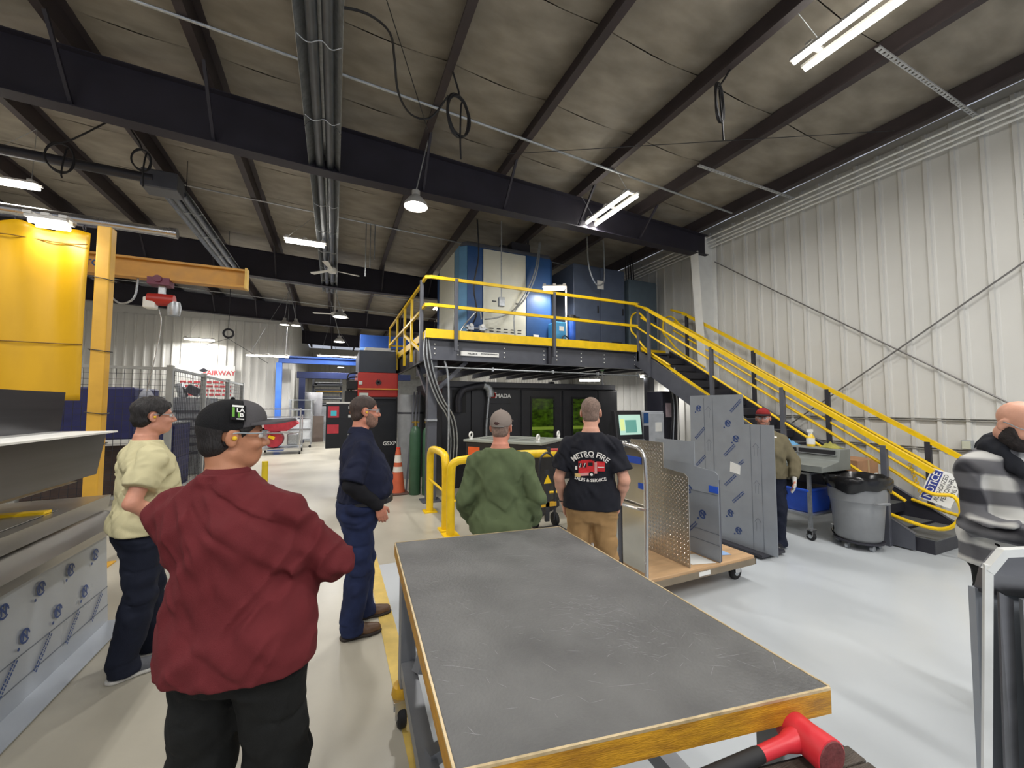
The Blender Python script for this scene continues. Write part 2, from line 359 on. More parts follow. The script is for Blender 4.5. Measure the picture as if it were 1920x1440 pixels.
# ------------------------------------------------------------------ radiant heaters, roof cables
def heater(x, y0, y1, z, label):
    t = thing('tube_heater', label, 'heater', (x,y0,z))
    mb = MB()
    for k in range(int(math.ceil((y1-y0)/3.))):
        a, b = y0+3*k, min(y0+3*k+3, y1)-.02
        part('reflector', MB().sheet([(x+.2,z-.02),(x+.19,z),(x+.09,z+.13),(x-.09,z+.13),(x-.19,z),(x-.2,z-.02)], .004, a, b), GALV, t)
        mb.bb(x-.21,x+.21,a+1.,a+1.02,z-.03,z-.02)
        part('hanger_chain', MB().tube([(x,a+.4,z+.13),(x,a+.4,zroof(x)+.1)], .006, 5), DARKST, t)
    part('tube', MB().tube([(x-.06,y0,z+.02),(x-.06,y1,z+.02)], .05, 10).tube([(x+.07,y0,z+.03),(x+.07,y1,z+.03)], .05, 10), mat('heater_pipe',(98,102,108),.4,.6), t)
    for yy in np.arange(y0+.6, y1, 1.1): part('wire_clip', MB().tube([(x-.2,yy,z),(x-.1,yy+.03,z-.035),(x+.02,yy-.03,z-.03),(x+.1,yy+.03,z-.035),(x+.2,yy,z)], .005, 5), GALV, t)
    return t
heater(-.2, 2.2, 12.9, 5.08, 'long galvanised radiant tube heater running overhead to the back')
h2 = heater(-2.4, 7.9, 12.4, 5.1, 'second galvanised radiant tube heater farther left')
part('burner_box', MB().bb(-2.75,-2.3,7.55,7.9,5.02,5.3), STEEL, h2, bevel=.02)
part('supply_pipe', MB().tube([(-7.5,7.55,5.22),(-2.6,7.6,5.16)], .07, 10), DARKST, h2)
one('overhead_duct', MB().tube([(-7,7.95,4.52),(-2.42,8.0,4.5)], .075, 12).tube([(-2.5,8.0,4.5),(-2.4,8.0,4.5)], .085, 12), CHROME, 'bright metal overhead pipe with a capped end behind the yellow post', 'pipe')
def fan(loc, label, a0):
    t = thing('ceiling_fan', label, 'fan', loc)
    part('motor', MB().lathe([(.09,0),(.11,.04),(.11,.1),(.04,.14)],16), WHITE, t, world=False); part('down_rod', MB().tube([(0,0,.14),(0,0,zroof(loc[0])-loc[2])],.014,8), WHITE, t, world=False)
    for k in range(3): part('blade', tf(MB().prism([(.1,-.035,.05),(.62,-.07,.045),(.66,.0,.05),(.62,.06,.06),(.1,.035,.06)],(0,0,.008)), Matrix.Rotation(a0+2.094*k,4,'Z')), WHITE, t, world=False)
fan((-.12,10.4,4.92), 'white ceiling fan partly hidden behind the long heater', .3)
fan((-.05,13.9,4.6), 'white ceiling fan farther back over the aisle', .9)
def coil(c, r, label, n=3, tail=.3, tilt=.3):
    mb = MB(); px_ = min(PX, key=lambda q: abs(q-c[0])); pts = [Vector((px_,c[1],zroof(px_)+.01))]
    for i in range(n*14):
        a = 2*math.pi*i/14+math.pi/2; k = 1+.06*math.sin(i*.7)
        pts.append(Vector((c[0]+r*k*math.cos(a)*.75+.01*math.sin(i), c[1]+tilt*r*math.cos(a)+.006*i/14, c[2]+r*1.25*k*math.sin(a)-r)))
    pts += [Vector((c[0]+.02,c[1],c[2]-2.4*r)), Vector((c[0]+.03,c[1],c[2]-2.4*r-tail))]
    one('cable_coil', mb.tube(pts, .011, 6), CABLE, label, 'cable')
coil((-3.45,7.2,5.2), .16, 'coiled black cable hanging left of the burner box', 2, .05)
coil((-2.5,6.9,5.2), .12, 'coiled black cable looped under the roof behind the big rafter', 2, .2)
coil((1.28,4.4,5.36), .2, 'coiled black cable hanging on the purlin beside the heater', 4, .25)
coil((3.92,2.95,5.3), .17, 'coiled grey cable hanging near the brightest strip light', 4, .2)
one('loose_cable', MB().tube([(-.15,3.7,5.25),(.2,3.75,5.36),(.42,3.9,5.4),(.5,4.15,5.36),(.58,4.4,5.2),(.75,4.6,5.15),(1.0,4.7,5.25),(1.18,4.5,5.45)], .012, 6), CABLE, 'loose black cable drooping from the radiant heater to a purlin', 'cable')
one('roof_wire', MB().tube([(.2,3.4,5.6),(1.0,4.8,5.15)], .005, 5), CABLE, 'thin taut wire running diagonally below the roof near the heater', 'wire')
one('roof_wire', MB().tube([(2.3,5.3,5.5),(6.9,2.6,5.45)], .005, 5), CABLE, 'thin bracing wire crossing below the purlins at upper right', 'wire')
for k, (y, z) in enumerate(((9.0,5.35),(14.8,4.9),(17.4,5.0))):
    one('conduit', MB().tube([(-8,y,zroof(-8)-.016),(6.5,y,zroof(6.5)-.016)], .014, 6), GALV, ('thin conduit crossing above the mezzanine machines','thin conduit crossing over the far aisle','thin conduit close to the partition wall rafter')[k], 'conduit')
for k in range(3):
    one('drop_conduit', MB().tube([(.55+.09*k,9.0,zroof(.6)-.01),(.55+.09*k,9.0,4.5+.2*k)], .012, 6), GALV, ('left','middle','right')[k]+' one of three thin vertical conduit drops right of the heater', 'conduit', 'conduit drops beside the heater')

# ------------------------------------------------------------------ mezzanine
DZ = 2.93; FYM = 6.98
mz = thing('mezzanine', 'dark grey steel mezzanine platform with yellow toe boards and handrails', 'platform', (1.5,FYM,0))
part('deck', MB().bb(1.5,7.6,FYM,12.2,DZ-.06,DZ), DARKST, mz)
part('front_beam', MB().bb(1.52,7.2,FYM+.02,FYM+.03,2.52,2.9).bb(1.52,7.2,FYM-.06,FYM+.03,2.51,2.53).bb(1.52,7.2,FYM-.06,FYM+.03,2.885,2.90), STEEL, mz)
part('side_beam', MB().bb(1.5,1.52,FYM,12.2,2.5,2.9).bb(1.45,1.52,FYM,12.2,2.5,2.52), DARKST, mz)
part('toe_board', MB().bb(1.44,6.24,FYM-.075,FYM-.065,2.9,3.06), YEL, mz, label='yellow toe board')
part('toe_board', MB().bb(6.25,7.3,7.15,7.16,2.9,3.02), YEL, mz)
part('toe_board', MB().bb(1.44,1.45,FYM-.07,12.1,2.9,3.03), YEL, mz)
for x in (2.3,2.9,3.5,4.1,4.7,5.3,5.9,6.5,7.1): part('joist', MB().bb(x-.03,x+.03,FYM+.03,12.2,2.58,2.87).bb(x-.05,x+.05,FYM+.03,12.2,2.57,2.59), DARKST, mz)
for x, y in ((1.6,7.12),(6.9,7.3),(1.6,12.0),(6.9,12.0)):
    part('column', MB().bb(x-.085,x+.085,y-.085,y+.085,.015,2.52), STEEL, mz, bevel=.008)
    part('base_plate', MB().bb(x-.17,x+.17,y-.17,y+.17,0,.018), STEEL, mz)
part('column_sleeve', MB().bb(1.5,1.68,7.0,7.2,1.42,1.46), GALV, mz)
part('diagonal_brace', MB().bar((1.66,7.1,1.95),(2.25,7.1,2.52),.07,.07), STEEL, mz)
part('diagonal_brace', MB().bar((1.55,7.3,1.95),(1.55,8.2,2.5),.06,.06), STEEL, mz)
part('pipe', MB().tube([(1.6,6.9,2.38),(7.2,6.9,2.36)], .014, 8), GALV, mz)
for x in (2.7,4.0,5.1,6.2): part('pipe_clamp', MB().bb(x-.02,x+.02,6.875,6.925,2.34,2.41), GALV, mz)
bolt = MB().lathe([(.014,-.006),(.014,.006),(.008,.012)], 8, M=Matrix.Rotation(R(90),4,'X'))
for x in (1.62,2.05,2.98,3.85,4.15,4.75,5.35,6.2):
    for k in range(3): part('bolt', tf(MB().add(bolt.v,bolt.f), Matrix.Translation((x,FYM+.012,2.63+.085*k))), WHITE, mz)
part('stiffener', MB().bb(3.92,3.98,FYM-.06,FYM+.02,2.53,2.88), DARKST, mz)
part('maker_sign', MB().bb(2.1,2.86,FYM-.0,FYM+.015,2.62,2.7), WHITE, mz, label='small white maker sign on the front beam')
part('sign_lettering', word('wild', .045, frame((2.33,FYM-.004,2.66),(1,0,0),(0,0,1))), BLACK, mz)
sl = MB()
for k in range(14): sl.bb(2.5+k*.024,2.515+k*.024,FYM-.005,FYM-.002,2.665 if k%3 else 2.66,2.68)
part('sign_lettering', sl, BLACK, mz)
# front railing: round posts in grey, rails in yellow
for x in (1.98,4.03,6.22):
    part('rail_post', MB().bb(x-.03,x+.03,FYM-.13,FYM-.07,2.68,4.0), STEEL, mz, bevel=.005)
for z in (3.98,3.48):
    part('handrail', MB().tube([(1.44,FYM+.2,z),(1.44,FYM-.06,z),(1.52,FYM-.1,z),(6.24,FYM-.1,z)], 0, sec=[(-.022,-.028),(.022,-.028),(.022,.028),(-.022,.028)]), YEL, mz)
part('rail_post', MB().bb(1.39,1.45,FYM+.2,FYM+.27,2.5,4.0), STEEL, mz)
# left side railing with gate bars
for y in (8.3,9.2,10.4,11.9):
    part('rail_post', MB().bb(1.41,1.46,y-.03,y+.03,2.6,3.97), YEL, mz)
for z in (3.95,3.45): part('handrail', MB().bar((1.435,7.3,z),(1.435,11.95,z),.045,.05), YEL, mz)
part('gate_brace', MB().bar((1.43,7.4,2.75),(1.43,9.2,3.3),.04,.06), YEL, mz)
part('handrail', MB().bar((1.43,11.95,3.45),(2.4,11.95,3.45),.045,.05), YEL, mz)
# cable bundle falling down the front column
for k in range(5):
    o_ = .03*k
    part('cable', MB().tube([(1.45+o_*.4,7.0,3.0),(1.42+o_,6.96,2.6),(1.5+o_,6.94,2.2),(1.66+o_,6.95,1.8),(1.86+o_,7.0,1.5),(1.95+o_,7.05,1.1),(1.93+o_,7.1,.5),(1.9+o_,7.1,.02)], .013, 6), CABLE if k%2 else GALV, mz)
part('conduit', MB().tube([(1.8,6.97,2.5),(1.85,6.96,2.3),(1.88,6.96,1.7),(1.87,6.97,.3)], .02, 8), GALV, mz)

# ------------------------------------------------------------------ stairs
st = thing('staircase', 'grey steel staircase with yellow handrails along the white ribbed wall', 'stairs', (6.7,2.45,0))
SL = .645; YT = 6.95
def sz(y): return DZ-(YT-y)*SL           # nosing line height
SX0, SX1 = 6.2, 7.25
for x in (SX0,SX1):
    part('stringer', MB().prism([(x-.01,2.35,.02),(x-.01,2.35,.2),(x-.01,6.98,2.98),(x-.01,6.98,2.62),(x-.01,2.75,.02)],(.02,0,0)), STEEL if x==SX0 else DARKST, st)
    part('stringer_flange', MB().bar((x+.02,2.35,.2),(x+.02,6.98,2.98),.06,.012).bar((x+.02,2.75,.02),(x+.02,6.98,2.62),.06,.012), STEEL, st)
N = 15
for k in range(N):
    zt = DZ*(k+1)/(N+1); yt = YT-(DZ-zt)/SL
    part('tread', MB().bb(SX0+.02,SX1-.02,yt-.14,yt+.16,zt-.035,zt), mat('tread_steel',(96,98,98),.55,var=.15), st)
    part('riser', MB().bb(SX0+.02,SX1-.02,yt-.145,yt-.135,zt-.12,zt), DARKST, st)
part('first_step', MB().bb(6.25,7.2,2.2,2.5,.0,.16), DARKST, st, bevel=.006)
part('step_plate', MB().bb(6.25,7.2,2.18,2.52,.16,.172), 'tread_steel', st)
for x, ys in ((SX0-.04,(2.58,3.76,4.97,6.5)),(SX1+.04,(2.58,3.74,4.96,6.5))):
    for y in ys:
        z0 = 0 if y < 2.7 else sz(y)-.32
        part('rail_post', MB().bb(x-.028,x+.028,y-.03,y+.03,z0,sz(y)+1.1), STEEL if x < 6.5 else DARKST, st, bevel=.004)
    s = -1 if x < 6.5 else 1; xr = x-s*.0
    part('handrail', MB().bar((x,2.15,sz(2.15)+1.12),(x,6.6,sz(6.6)+1.12),.05,.06), YEL, st)
    part('handrail', MB().tube([(x,6.6,sz(6.6)+1.12),(x,6.95,3.98)], .026, 8), YEL, st)
    xi = x-s*.07
    lp = [(xi,6.9,sz(6.9)+.42),(xi,7.1,3.35),(xi,7.15,3.5),(xi,7.1,3.72),(xi,6.9,sz(6.9)+.83)]
    lp = [(xi,y,sz(y)+.83) for y in (6.8,5.5,4,2.6)]+[(xi,2.2,sz(2.2)+.83),(xi,2.02,.7),(xi,1.97,.55),(xi,2.02,.4),(xi,2.12,.32),(xi,2.3,.31),(xi,2.75,sz(2.75)+.2)]
    part('grab_rail', MB().tube(lp, .021, 8), YEL, st)
    part('mid_rail', MB().tube([(x+s*.0,y,sz(y)+.58) for y in (2.4,6.9)], .019, 8), YEL, st)
    part('grab_loop', MB().tube([(xi,6.6,sz(6.6)+.83),(xi,6.9,3.8),(xi,7.08,3.78),(xi,7.14,3.66),(xi,7.12,3.42),(xi,7.0,3.3),(xi,6.7,sz(6.7)+.2),(xi,6.0,sz(6.0)+.2)], .021, 8), YEL, st)
part('edge_strip', MB().bar((SX0+.06,3.3,sz(3.3)+.13),(SX0+.06,6.9,sz(6.9)+.13),.03,.05), YEL, st)
# chained notice board between the stair rails
nt_ = thing('notice_sign', 'white NOTICE authorized personnel only sign hanging askew on the stair chain', 'sign', (6.33,2.15,.55), 0)
A0 = Vector((6.33,2.15,.76)); xr_ = Vector((.12,-.30,.94)).normalized(); ur_ = Vector((-.2,.85,.45)); ur_ = (ur_-xr_*ur_.dot(xr_)).normalized()
Mn = frame(A0, xr_, ur_)
def pl(mb): return tf(mb, Mn)
part('board', pl(MB().bb(-.19,.19,-.13,.13,-.002,.002)), WHITE, nt_)
part('header_band', pl(MB().bb(-.175,.175,.035,.118,.002,.004)), mat('notice_blue',(44,58,140),.5), nt_)
part('lettering', pl(word('notice', .085, Matrix.Translation((0,.072,.005)))), WHITE, nt_)
for k, (w, z) in enumerate((('auth',.0),('pers',-.05),('only',-.1))): part('lettering', pl(word(w, .052, Matrix.Translation((0,z,.003)))), BLACK, nt_)
ch = MB()
for i in range(16):
    p = Vector((6.2,2.36,1.0)).lerp(Vector((6.3,2.3,.62)), i/15); ch.ring(p, .018, .005, 'xy'[i%2] if False else ('x','y')[i%2], 8, 4)
one('chain', ch, YEL, 'short yellow plastic chain hanging from the stair post beside the notice', 'chain')
# ------------------------------------------------------------------ machines on the mezzanine
CREAM = mat('cream_panel', (214,214,200), .42, var=.04)
NAVY = mat('machine_blue', (40,78,130), .42, var=.08)
LBLUE = mat('machine_light_blue', (96,142,178), .42, var=.06)
m1 = thing('chiller_unit', 'tall cream and blue machine cabinet with chamfered corners on the mezzanine', 'machine', (3.3,8.6,DZ))
x0,x1,y0,y1,c_ = 2.28,4.5,7.6,9.7,.13
part('base', MB().bb(x0+.05,x1-.05,y0+.05,y1,DZ,DZ+.1), DARKST, m1)
part('body', MB().prism([(x0+.02,y0+c_,DZ+.08),(x0+c_,y0+.02,DZ+.08),(x1-c_,y0+.02,DZ+.08),(x1-.02,y0+c_,DZ+.08),(x1-.02,y1,DZ+.08),(x0+.02,y1,DZ+.08)],(0,0,1.98)), NAVY, m1, bevel=.01)
part('top_cover', MB().prism([(x0+.06,y0+c_,5.0),(x0+c_+.02,y0+.06,5.0),(x1-c_,y0+.06,5.0),(x1-.06,y0+c_,5.0),(x1-.06,y1,5.0),(x0+.06,y1,5.0)],(0,0,.1)), STEEL, m1, bevel=.03)
part('corner_panel', MB().prism([(x0+.005,y0+c_,DZ+.1),(x0+c_,y0+.005,DZ+.1),(x0+c_+.01,y0+.015,DZ+.1),(x0+.015,y0+c_+.01,DZ+.1)],(0,0,1.94)), LBLUE, m1)
part('front_panel', MB().bb(2.42,2.74,y0,y0+.02,DZ+.1,4.98), NAVY, m1, bevel=.006)
part('front_panel', MB().bb(2.76,3.74,y0-.01,y0+.02,DZ+.1,4.96), CREAM, m1, bevel=.006, label='cream front panel')
part('front_panel', MB().bb(3.76,4.36,y0-.005,y0+.02,DZ+.1,4.98), NAVY, m1, bevel=.006)
part('side_panel', MB().bb(x0,x0+.03,8.12,9.4,DZ+.1,5.0), CREAM, m1, bevel=.006)
part('side_panel', MB().bb(x0+.002,x0+.03,7.74,8.08,DZ+.1,5.0), LBLUE, m1, bevel=.006)
sl = MB()
for r_ in range(3):
    for k in range(5): sl.bb(2.9+.16*k,2.99+.16*k,y0-.014,y0-.008,3.17+.06*r_,3.19+.06*r_)
sl.bb(2.95,3.05,y0-.014,y0-.008,3.86,3.89).bb(3.5,3.6,y0-.014,y0-.008,3.86,3.89)
part('vent_slots', sl, BLACK, m1)
part('label_plate', MB().bb(3.92,4.05,y0-.02,y0-.004,3.14,3.24), WHITE, m1)
part('top_motor', MB().bb(3.5,3.95,7.8,8.3,5.1,5.32).tube([(4.0,8.0,5.1),(4.0,8.0,5.5)],.03,8).tube([(3.45,8.0,5.2),(3.3,8.0,5.2)],.09,10), DARKST, m1)
for k, x in enumerate((2.42,2.66)):
    f = thing('air_regulator', ('left','right')[k]+' grey air filter regulator on the mezzanine before the blue panel', 'regulator', (x,7.4,DZ+.02))
    part('bowl', MB().lathe([(.05,.0),(.06,.02),(.06,.2),(.05,.24)],12), DARKST, f, world=False)
    part('gauge', MB().lathe([(.035,-.012),(.035,.012)],12,(0,-.06,.33),Matrix.Rotation(R(90),4,'X')), WHITE, f, world=False)
    part('head', MB().bb(-.06,.06,-.05,.05,.24,.34).tube([(-.12,0,.28),(.12,0,.28)],.02,8), GALV, f, world=False)
for k, pts in enumerate((((2.45,7.1,5.3),(2.5,7.15,4.6),(2.42,7.2,4.0),(2.5,7.25,3.5),(2.46,7.38,3.3)),((3.95,7.35,5.2),(3.8,7.3,4.5),(3.5,7.3,3.9),(3.25,7.3,3.6),(2.9,7.3,3.45),(2.7,7.35,3.42)),((3.98,7.35,5.2),(3.84,7.28,4.5),(3.55,7.25,3.9),(3.3,7.2,3.6),(3.28,7.15,3.0)),((2.1,7.3,2.98),(2.3,7.3,3.3),(2.55,7.25,3.55),(2.62,7.3,3.4)))):
    one('hose', MB().tube(pts, .016, 8), GALV if k else CABLE, ('dark flexible conduit falling down the blue corner of the machine','grey hose sweeping down to the air regulators','grey hose sweeping across the cream panel to the deck','grey hose looping low beside the machine corner')[k], 'hose')
pc = thing('pendant_switch', 'small grey control box hanging on a straight conduit before the cream panel', 'switch box', (2.98,7.15,3.66))
part('conduit', MB().tube([(2.98,7.15,3.82),(2.98,7.15,5.4)], .013, 8), GALV, pc); part('box', MB().bb(2.92,3.04,7.1,7.2,3.66,3.84), GALV, pc, bevel=.008)
def cabinet(name, label, x0, x1, y0, y1, z0, z1, m, doors=2, extra=None):
    t = thing(name, label, 'cabinet', ((x0+x1)/2,(y0+y1)/2,z0))
    part('body', MB().bb(x0,x1,y0+.02,y1,z0,z1), m, t, bevel=.012)
    w = (x1-x0)/doors
    for k in range(doors):
        d_ = part('door', MB().bb(x0+k*w+.012,x0+(k+1)*w-.012,y0,y0+.025,z0+.12,z1-.04), m, t, bevel=.006)
        part('handle', MB().bb(x0+(k+1)*w-.09,x0+(k+1)*w-.06,y0-.02,y0,(z0+z1)/2-.08,(z0+z1)/2+.08), BLACK, d_)
    return t
GB = mat('cabinet_blue_grey', (78,88,108), .45, var=.08); GB2 = mat('cabinet_teal_grey', (84,98,108), .45, var=.08)
t = cabinet('electrical_cabinet', 'wide blue grey cabinet standing behind the mezzanine railing', 4.95, 6.42, 7.55, 8.6, DZ, 4.98, GB)
part('label_plate', MB().bb(5.6,5.78,7.54,7.55,4.45,4.65), WHITE, t); part('vent', MB().bb(5.1,5.35,7.54,7.55,3.12,3.22).bb(6.0,6.3,7.54,7.55,3.12,3.22), BLACK, t)
t = cabinet('electrical_cabinet', 'teal grey cabinet at the head of the stairs', 6.52, 7.4, 7.5, 8.6, DZ, 4.8, GB2, 1)
for k in range(4): part('cable', MB().tube([(6.6+.08*k,7.7,4.8),(6.58+.08*k,7.7,5.2),(6.7+.05*k,7.8,5.5)], .014, 6), CABLE, t)
t = thing('water_filter', 'blue cylindrical water filter on a white post on the mezzanine', 'filter', (4.72,7.3,DZ))
part('canister', MB().lathe([(.07,0.1),(.085,.14),(.085,.62),(.07,.66)],14), mat('filter_blue',(52,100,200),.35), t, world=False); part('cap', MB().lathe([(.09,.66),(.09,.74),(.05,.76)],14), BLACK, t, world=False)
part('post', MB().tube([(-.14,0,0),(-.14,0,1.38),(-.3,0,1.38)],.02,8), WHITE, t, world=False); part('bracket', MB().bb(-.14,.2,-.02,.02,.7,.73), DARKST, t, world=False)
t = thing('water_chiller', 'small bright blue and white box on the mezzanine by the railing', 'machine', (4.42,7.35,DZ))
part('case', MB().bb(-.16,.1,-.15,.2,.02,.56), mat('chiller_blue',(70,150,205),.4), t, world=False, bevel=.02); part('panel', MB().bb(-.08,.03,-.16,-.15,.36,.46), WHITE, t, world=False); part('hose', MB().tube([(-.1,-.2,.05),(0,-.22,.25),(.15,-.2,.15),(.2,-.1,.02)],.012,6), CABLE, t, world=False)
one('hanging_cable', MB().tube([(5.15,7.3,5.52),(5.2,7.3,4.8),(5.4,7.3,4.45),(5.58,7.3,4.5),(5.62,7.3,5.0),(5.6,7.3,5.52)], .018, 8), GALV, 'grey cable hanging in a loop above the wide blue grey cabinet', 'cable')

# ------------------------------------------------------------------ laser machine below the mezzanine
WGREEN = mat('laser_window', (84,120,24), .12, var=.6, scale=7, col2=(24,34,12), rvar=.02, stretch=(1,1,2))
lm = thing('laser_cutter', 'long black laser cutting machine under the mezzanine with green windows', 'machine', (4.2,9,0))
LY = 7.9
part('body', MB().bb(2.0,6.45,LY+.03,10.6,.0,2.08), BLACK, lm, bevel=.01)
part('roof_band', MB().bb(1.98,6.35,LY-.03,10.6,2.08,2.2), mat('band_grey',(70,70,76),.4), lm, bevel=.01)
part('end_panel', MB().bb(6.37,6.5,LY+.3,10.4,.1,2.02), BLACK, lm)
for a, b in ((2.62,3.72),(3.78,4.8),(4.86,5.82),(5.86,6.42)):
    d_ = part('door', MB().bb(a,b,LY,LY+.04,.3,2.05), BLACK, lm, bevel=.01)
    if a > 3.7 and b < 6: 
        part('window_frame', MB().bb(a+.22,b-.18,LY-.012,LY,.85,1.9), mat('frame_black',(24,24,26),.3), d_)
        part('window_pane', MB().bb(a+.26,b-.22,LY-.016,LY-.012,.9,1.85), WGREEN, d_)
        part('window_bar', MB().bb(a+.25,b-.21,LY-.02,LY-.014,1.15,1.22), mat('acid_green',(150,180,60),.4), d_)
    if a > 4.8: part('handle', MB().tube([(b-.1,LY-.01,1.0),(b-.1,LY-.06,1.02),(b-.1,LY-.06,1.42),(b-.1,LY-.01,1.44)],.014,8), CHROME, d_)
part('niche', MB().bb(2.22,2.5,LY+.0,LY+.032,1.55,2.02), mat('niche_black',(16,16,18),.6), lm)
part('hatch', MB().bb(3.0,3.5,LY-.012,LY,1.2,1.74), BLACK, lm, bevel=.01)
part('pipe', MB().tube([(2.32,LY-.08,1.56),(2.32,LY-.09,1.85),(2.4,LY-.1,2.0),(2.5,LY-.1,2.05),(2.84,LY-.1,2.12)], .07, 12), DARKST, lm)
part('pipe_elbow', MB().tube([(2.84,LY-.1,2.12),(2.93,LY-.1,2.1),(2.99,LY-.1,2.0),(3.0,LY-.1,1.88)], .085, 12), GALV, lm)
part('pipe', MB().tube([(2.97,LY-.1,1.88),(2.92,LY-.1,1.3),(2.9,LY-.1,.3)], .025, 8), GALV, lm)
part('pipe_clip', MB().tube([(2.9,LY-.12,1.42),(3.15,LY-.12,1.42)], .008, 6), CHROME, lm)
lg = MB().ring((3.1,LY-.012,1.92), .055, .014, 'y', 18, 6)
part('logo_ring', lg, RED, lm); part('logo_letters', word('mada', .125, frame((3.16,LY-.013,1.9),(1,0,0),(0,0,1))).bb(3.03,3.05,LY-.014,LY-.008,1.85,1.95).bb(3.15,3.17,LY-.014,LY-.008,1.85,1.95).bb(3.02,3.18,LY-.014,LY-.008,1.97,1.985), WHITE, lm, label='white maker lettering')
sg = part('signal_pole', MB().tube([(6.05,8.0,2.2),(6.05,8.0,2.55)],.02,8).lathe([(.05,2.2),(.03,2.26)],10,(6.05,8.0,0)), WHITE, lm)
for k, c in enumerate(((120,190,120),(240,190,40),(220,90,40))): part('signal_lamp', MB().lathe([(.045,2.55+.09*k),(.045,2.63+.09*k)],12,(6.05,8.0,0)), mat('signal_%d'%k, c, .3), sg)
# items left of the machine
t = thing('grey_enclosure', 'pale grey rounded enclosure between the black machine and the press brake', 'machine', (1.75,9.6,0))
part('shell', MB().lathe([(.3,0),(.3,1.9),(.27,1.95)],28,(1.68,9.7,0)), mat('enclosure_grey',(128,130,132),.45), t); part('strap', MB().lathe([(.305,1.5),(.305,1.54)],28,(1.68,9.7,0)), DARKST, t)
def gas(x, y, label):
    t = thing('gas_cylinder', label, 'gas cylinder', (x,y,0))
    part('cylinder', MB().lathe([(.1,0),(.11,.03),(.11,1.15),(.09,1.24),(.04,1.3)],16), mat('cylinder_green',(52,86,62),.4), t, world=False)
    part('valve', MB().lathe([(.025,1.3),(.025,1.4)],8).bb(-.07,.07,-.015,.015,1.36,1.39), mat('brass',(170,140,70),.35,.8), t, world=False)
gas(1.44,7.75,'green gas cylinder nearer the orange cone'); gas(1.66,7.62,'green gas cylinder tucked behind the mezzanine column')
t = thing('leaning_rods', 'dark rods leaning against the grey enclosure', 'rods', (1.6,8.4,0))
for k in range(3): part('rod', MB().bar((1.35+.09*k,8.2,.01),(1.62+.06*k,8.9,2.0),.04,.03), STEEL, t)
t = thing('traffic_cone', 'faded orange traffic cone with two white bands beside the gas cylinders', 'cone', (1.15,7.95,0))
OR = mat('cone_orange',(196,92,58),.6,var=.12); WB = mat('cone_white',(222,216,206),.5)
part('base', MB().bb(-.19,.19,-.19,.19,0,.035), mat('cone_base',(92,66,58),.7), t, world=False, bevel=.015)
part('cone', MB().lathe([(.14,.03),(.04,.88)],20), OR, t, world=False)
part('tip', MB().lathe([(.046,.8),(.041,.885)],20), mat('cone_red',(214,60,44),.5), t, world=False)
def crr(z): return .14-(z-.03)*.1/.85+.002
for a, b in ((.42,.52),(.6,.74)): part('band', MB().lathe([(crr(a),a),(crr(b),b)],20,caps=False), WB, t, world=False)

# ------------------------------------------------------------------ press brake with red head
pb = thing('press_brake', 'black and red press brake machine lettered GSXP behind the man in navy', 'machine', (.95,10.9,0))
part('lower_body', MB().bb(.52,1.42,10.2,11.8,.12,1.88), mat('brake_black',(26,28,34),.4), pb, bevel=.01)
part('foot', MB().bb(.55,.75,10.3,11.7,0,.12).bb(1.15,1.4,10.3,11.7,0,.12), DARKST, pb)
part('red_head', MB().bb(.5,1.44,10.12,11.8,1.9,2.5), RED, pb, bevel=.03)
part('upper_cover', MB().bb(.52,1.39,10.16,11.8,2.5,3.04), mat('brake_slate',(40,46,58),.4), pb, bevel=.01)
part('rail', MB().bb(.5,1.44,10.08,10.12,2.08,2.11), mat('brass_strip',(214,150,60),.4), pb)
part('guard_strip', MB().bb(.55,1.4,10.1,10.12,1.86,1.9), DARKST, pb)
em = MB()
for k in range(10):
    a = 2*math.pi*k/10; em.bar((.97,10.11,2.26),(.97+.075*math.cos(a),10.11,2.26+.075*math.sin(a)),.012,.02)
part('emblem', em, BLACK, pb); part('lettering', word('gsxp', .13, frame((1.26,10.19,.76),(1,0,0),(0,0,1))), WHITE, pb)
part('label_plate', MB().bb(.54,.74,10.1,10.12,1.92,2.0).bb(.52,.6,10.1,10.12,2.2,2.28), mat('plate',(200,205,200),.4), pb)
part('top_unit', MB().bb(.7,1.35,10.9,11.6,3.04,3.22), WHITE, pb, bevel=.02)
for k in range(3): part('hose', MB().tube([(.5,10.4,2.5-.1*k),(.3,10.35,2.45-.1*k),(.3,10.3,2.15-.1*k),(.48,10.3,1.95-.1*k)],.018,6), RUB, pb)
part('side_gear', MB().bb(.22,.5,10.25,10.6,1.75,2.05).bb(.28,.5,10.2,10.5,2.08,2.3), RUB, pb, bevel=.02)
pn = thing('control_cabinet', 'black control cabinet with red panels and small screen beside the press brake', 'control panel', (.13,10.1,.72))
part('body', MB().bb(-.17,.45,9.95,10.3,.72,1.74), 'brake_black', pn, bevel=.01); part('top_tray', MB().bb(-.17,.5,9.95,10.3,1.74,1.78), WHITE, pn); part('support_arm', MB().bar((.4,10.2,1.0),(.55,10.3,1.0),.12,.12).bar((.2,10.25,0),(.2,10.25,.74),.12,.12), DARKST, pn)
pk = mat('panel_red',(200,60,72),.4)
part('screen_frame', MB().bb(-.13,.1,9.94,9.952,1.42,1.68), pk, pn); part('screen', MB().bb(-.07,.05,9.935,9.942,1.46,1.58), mat('screen_cyan',(60,150,160),.2,emit=.6), pn)
part('red_plate', MB().bb(-.14,.1,9.94,9.952,1.06,1.26), pk, pn); part('switch_knob', MB().lathe([(.04,-.02),(.04,.02)],12,(.35,9.94,1.54),Matrix.Rotation(R(90),4,'X')), mat('knob_brown',(120,60,30),.4), pn)
for z in (1.62,1.42,.98): part('label_plate', MB().bb(.3,.42,9.944,9.952,z,z+.06), WHITE, pn)

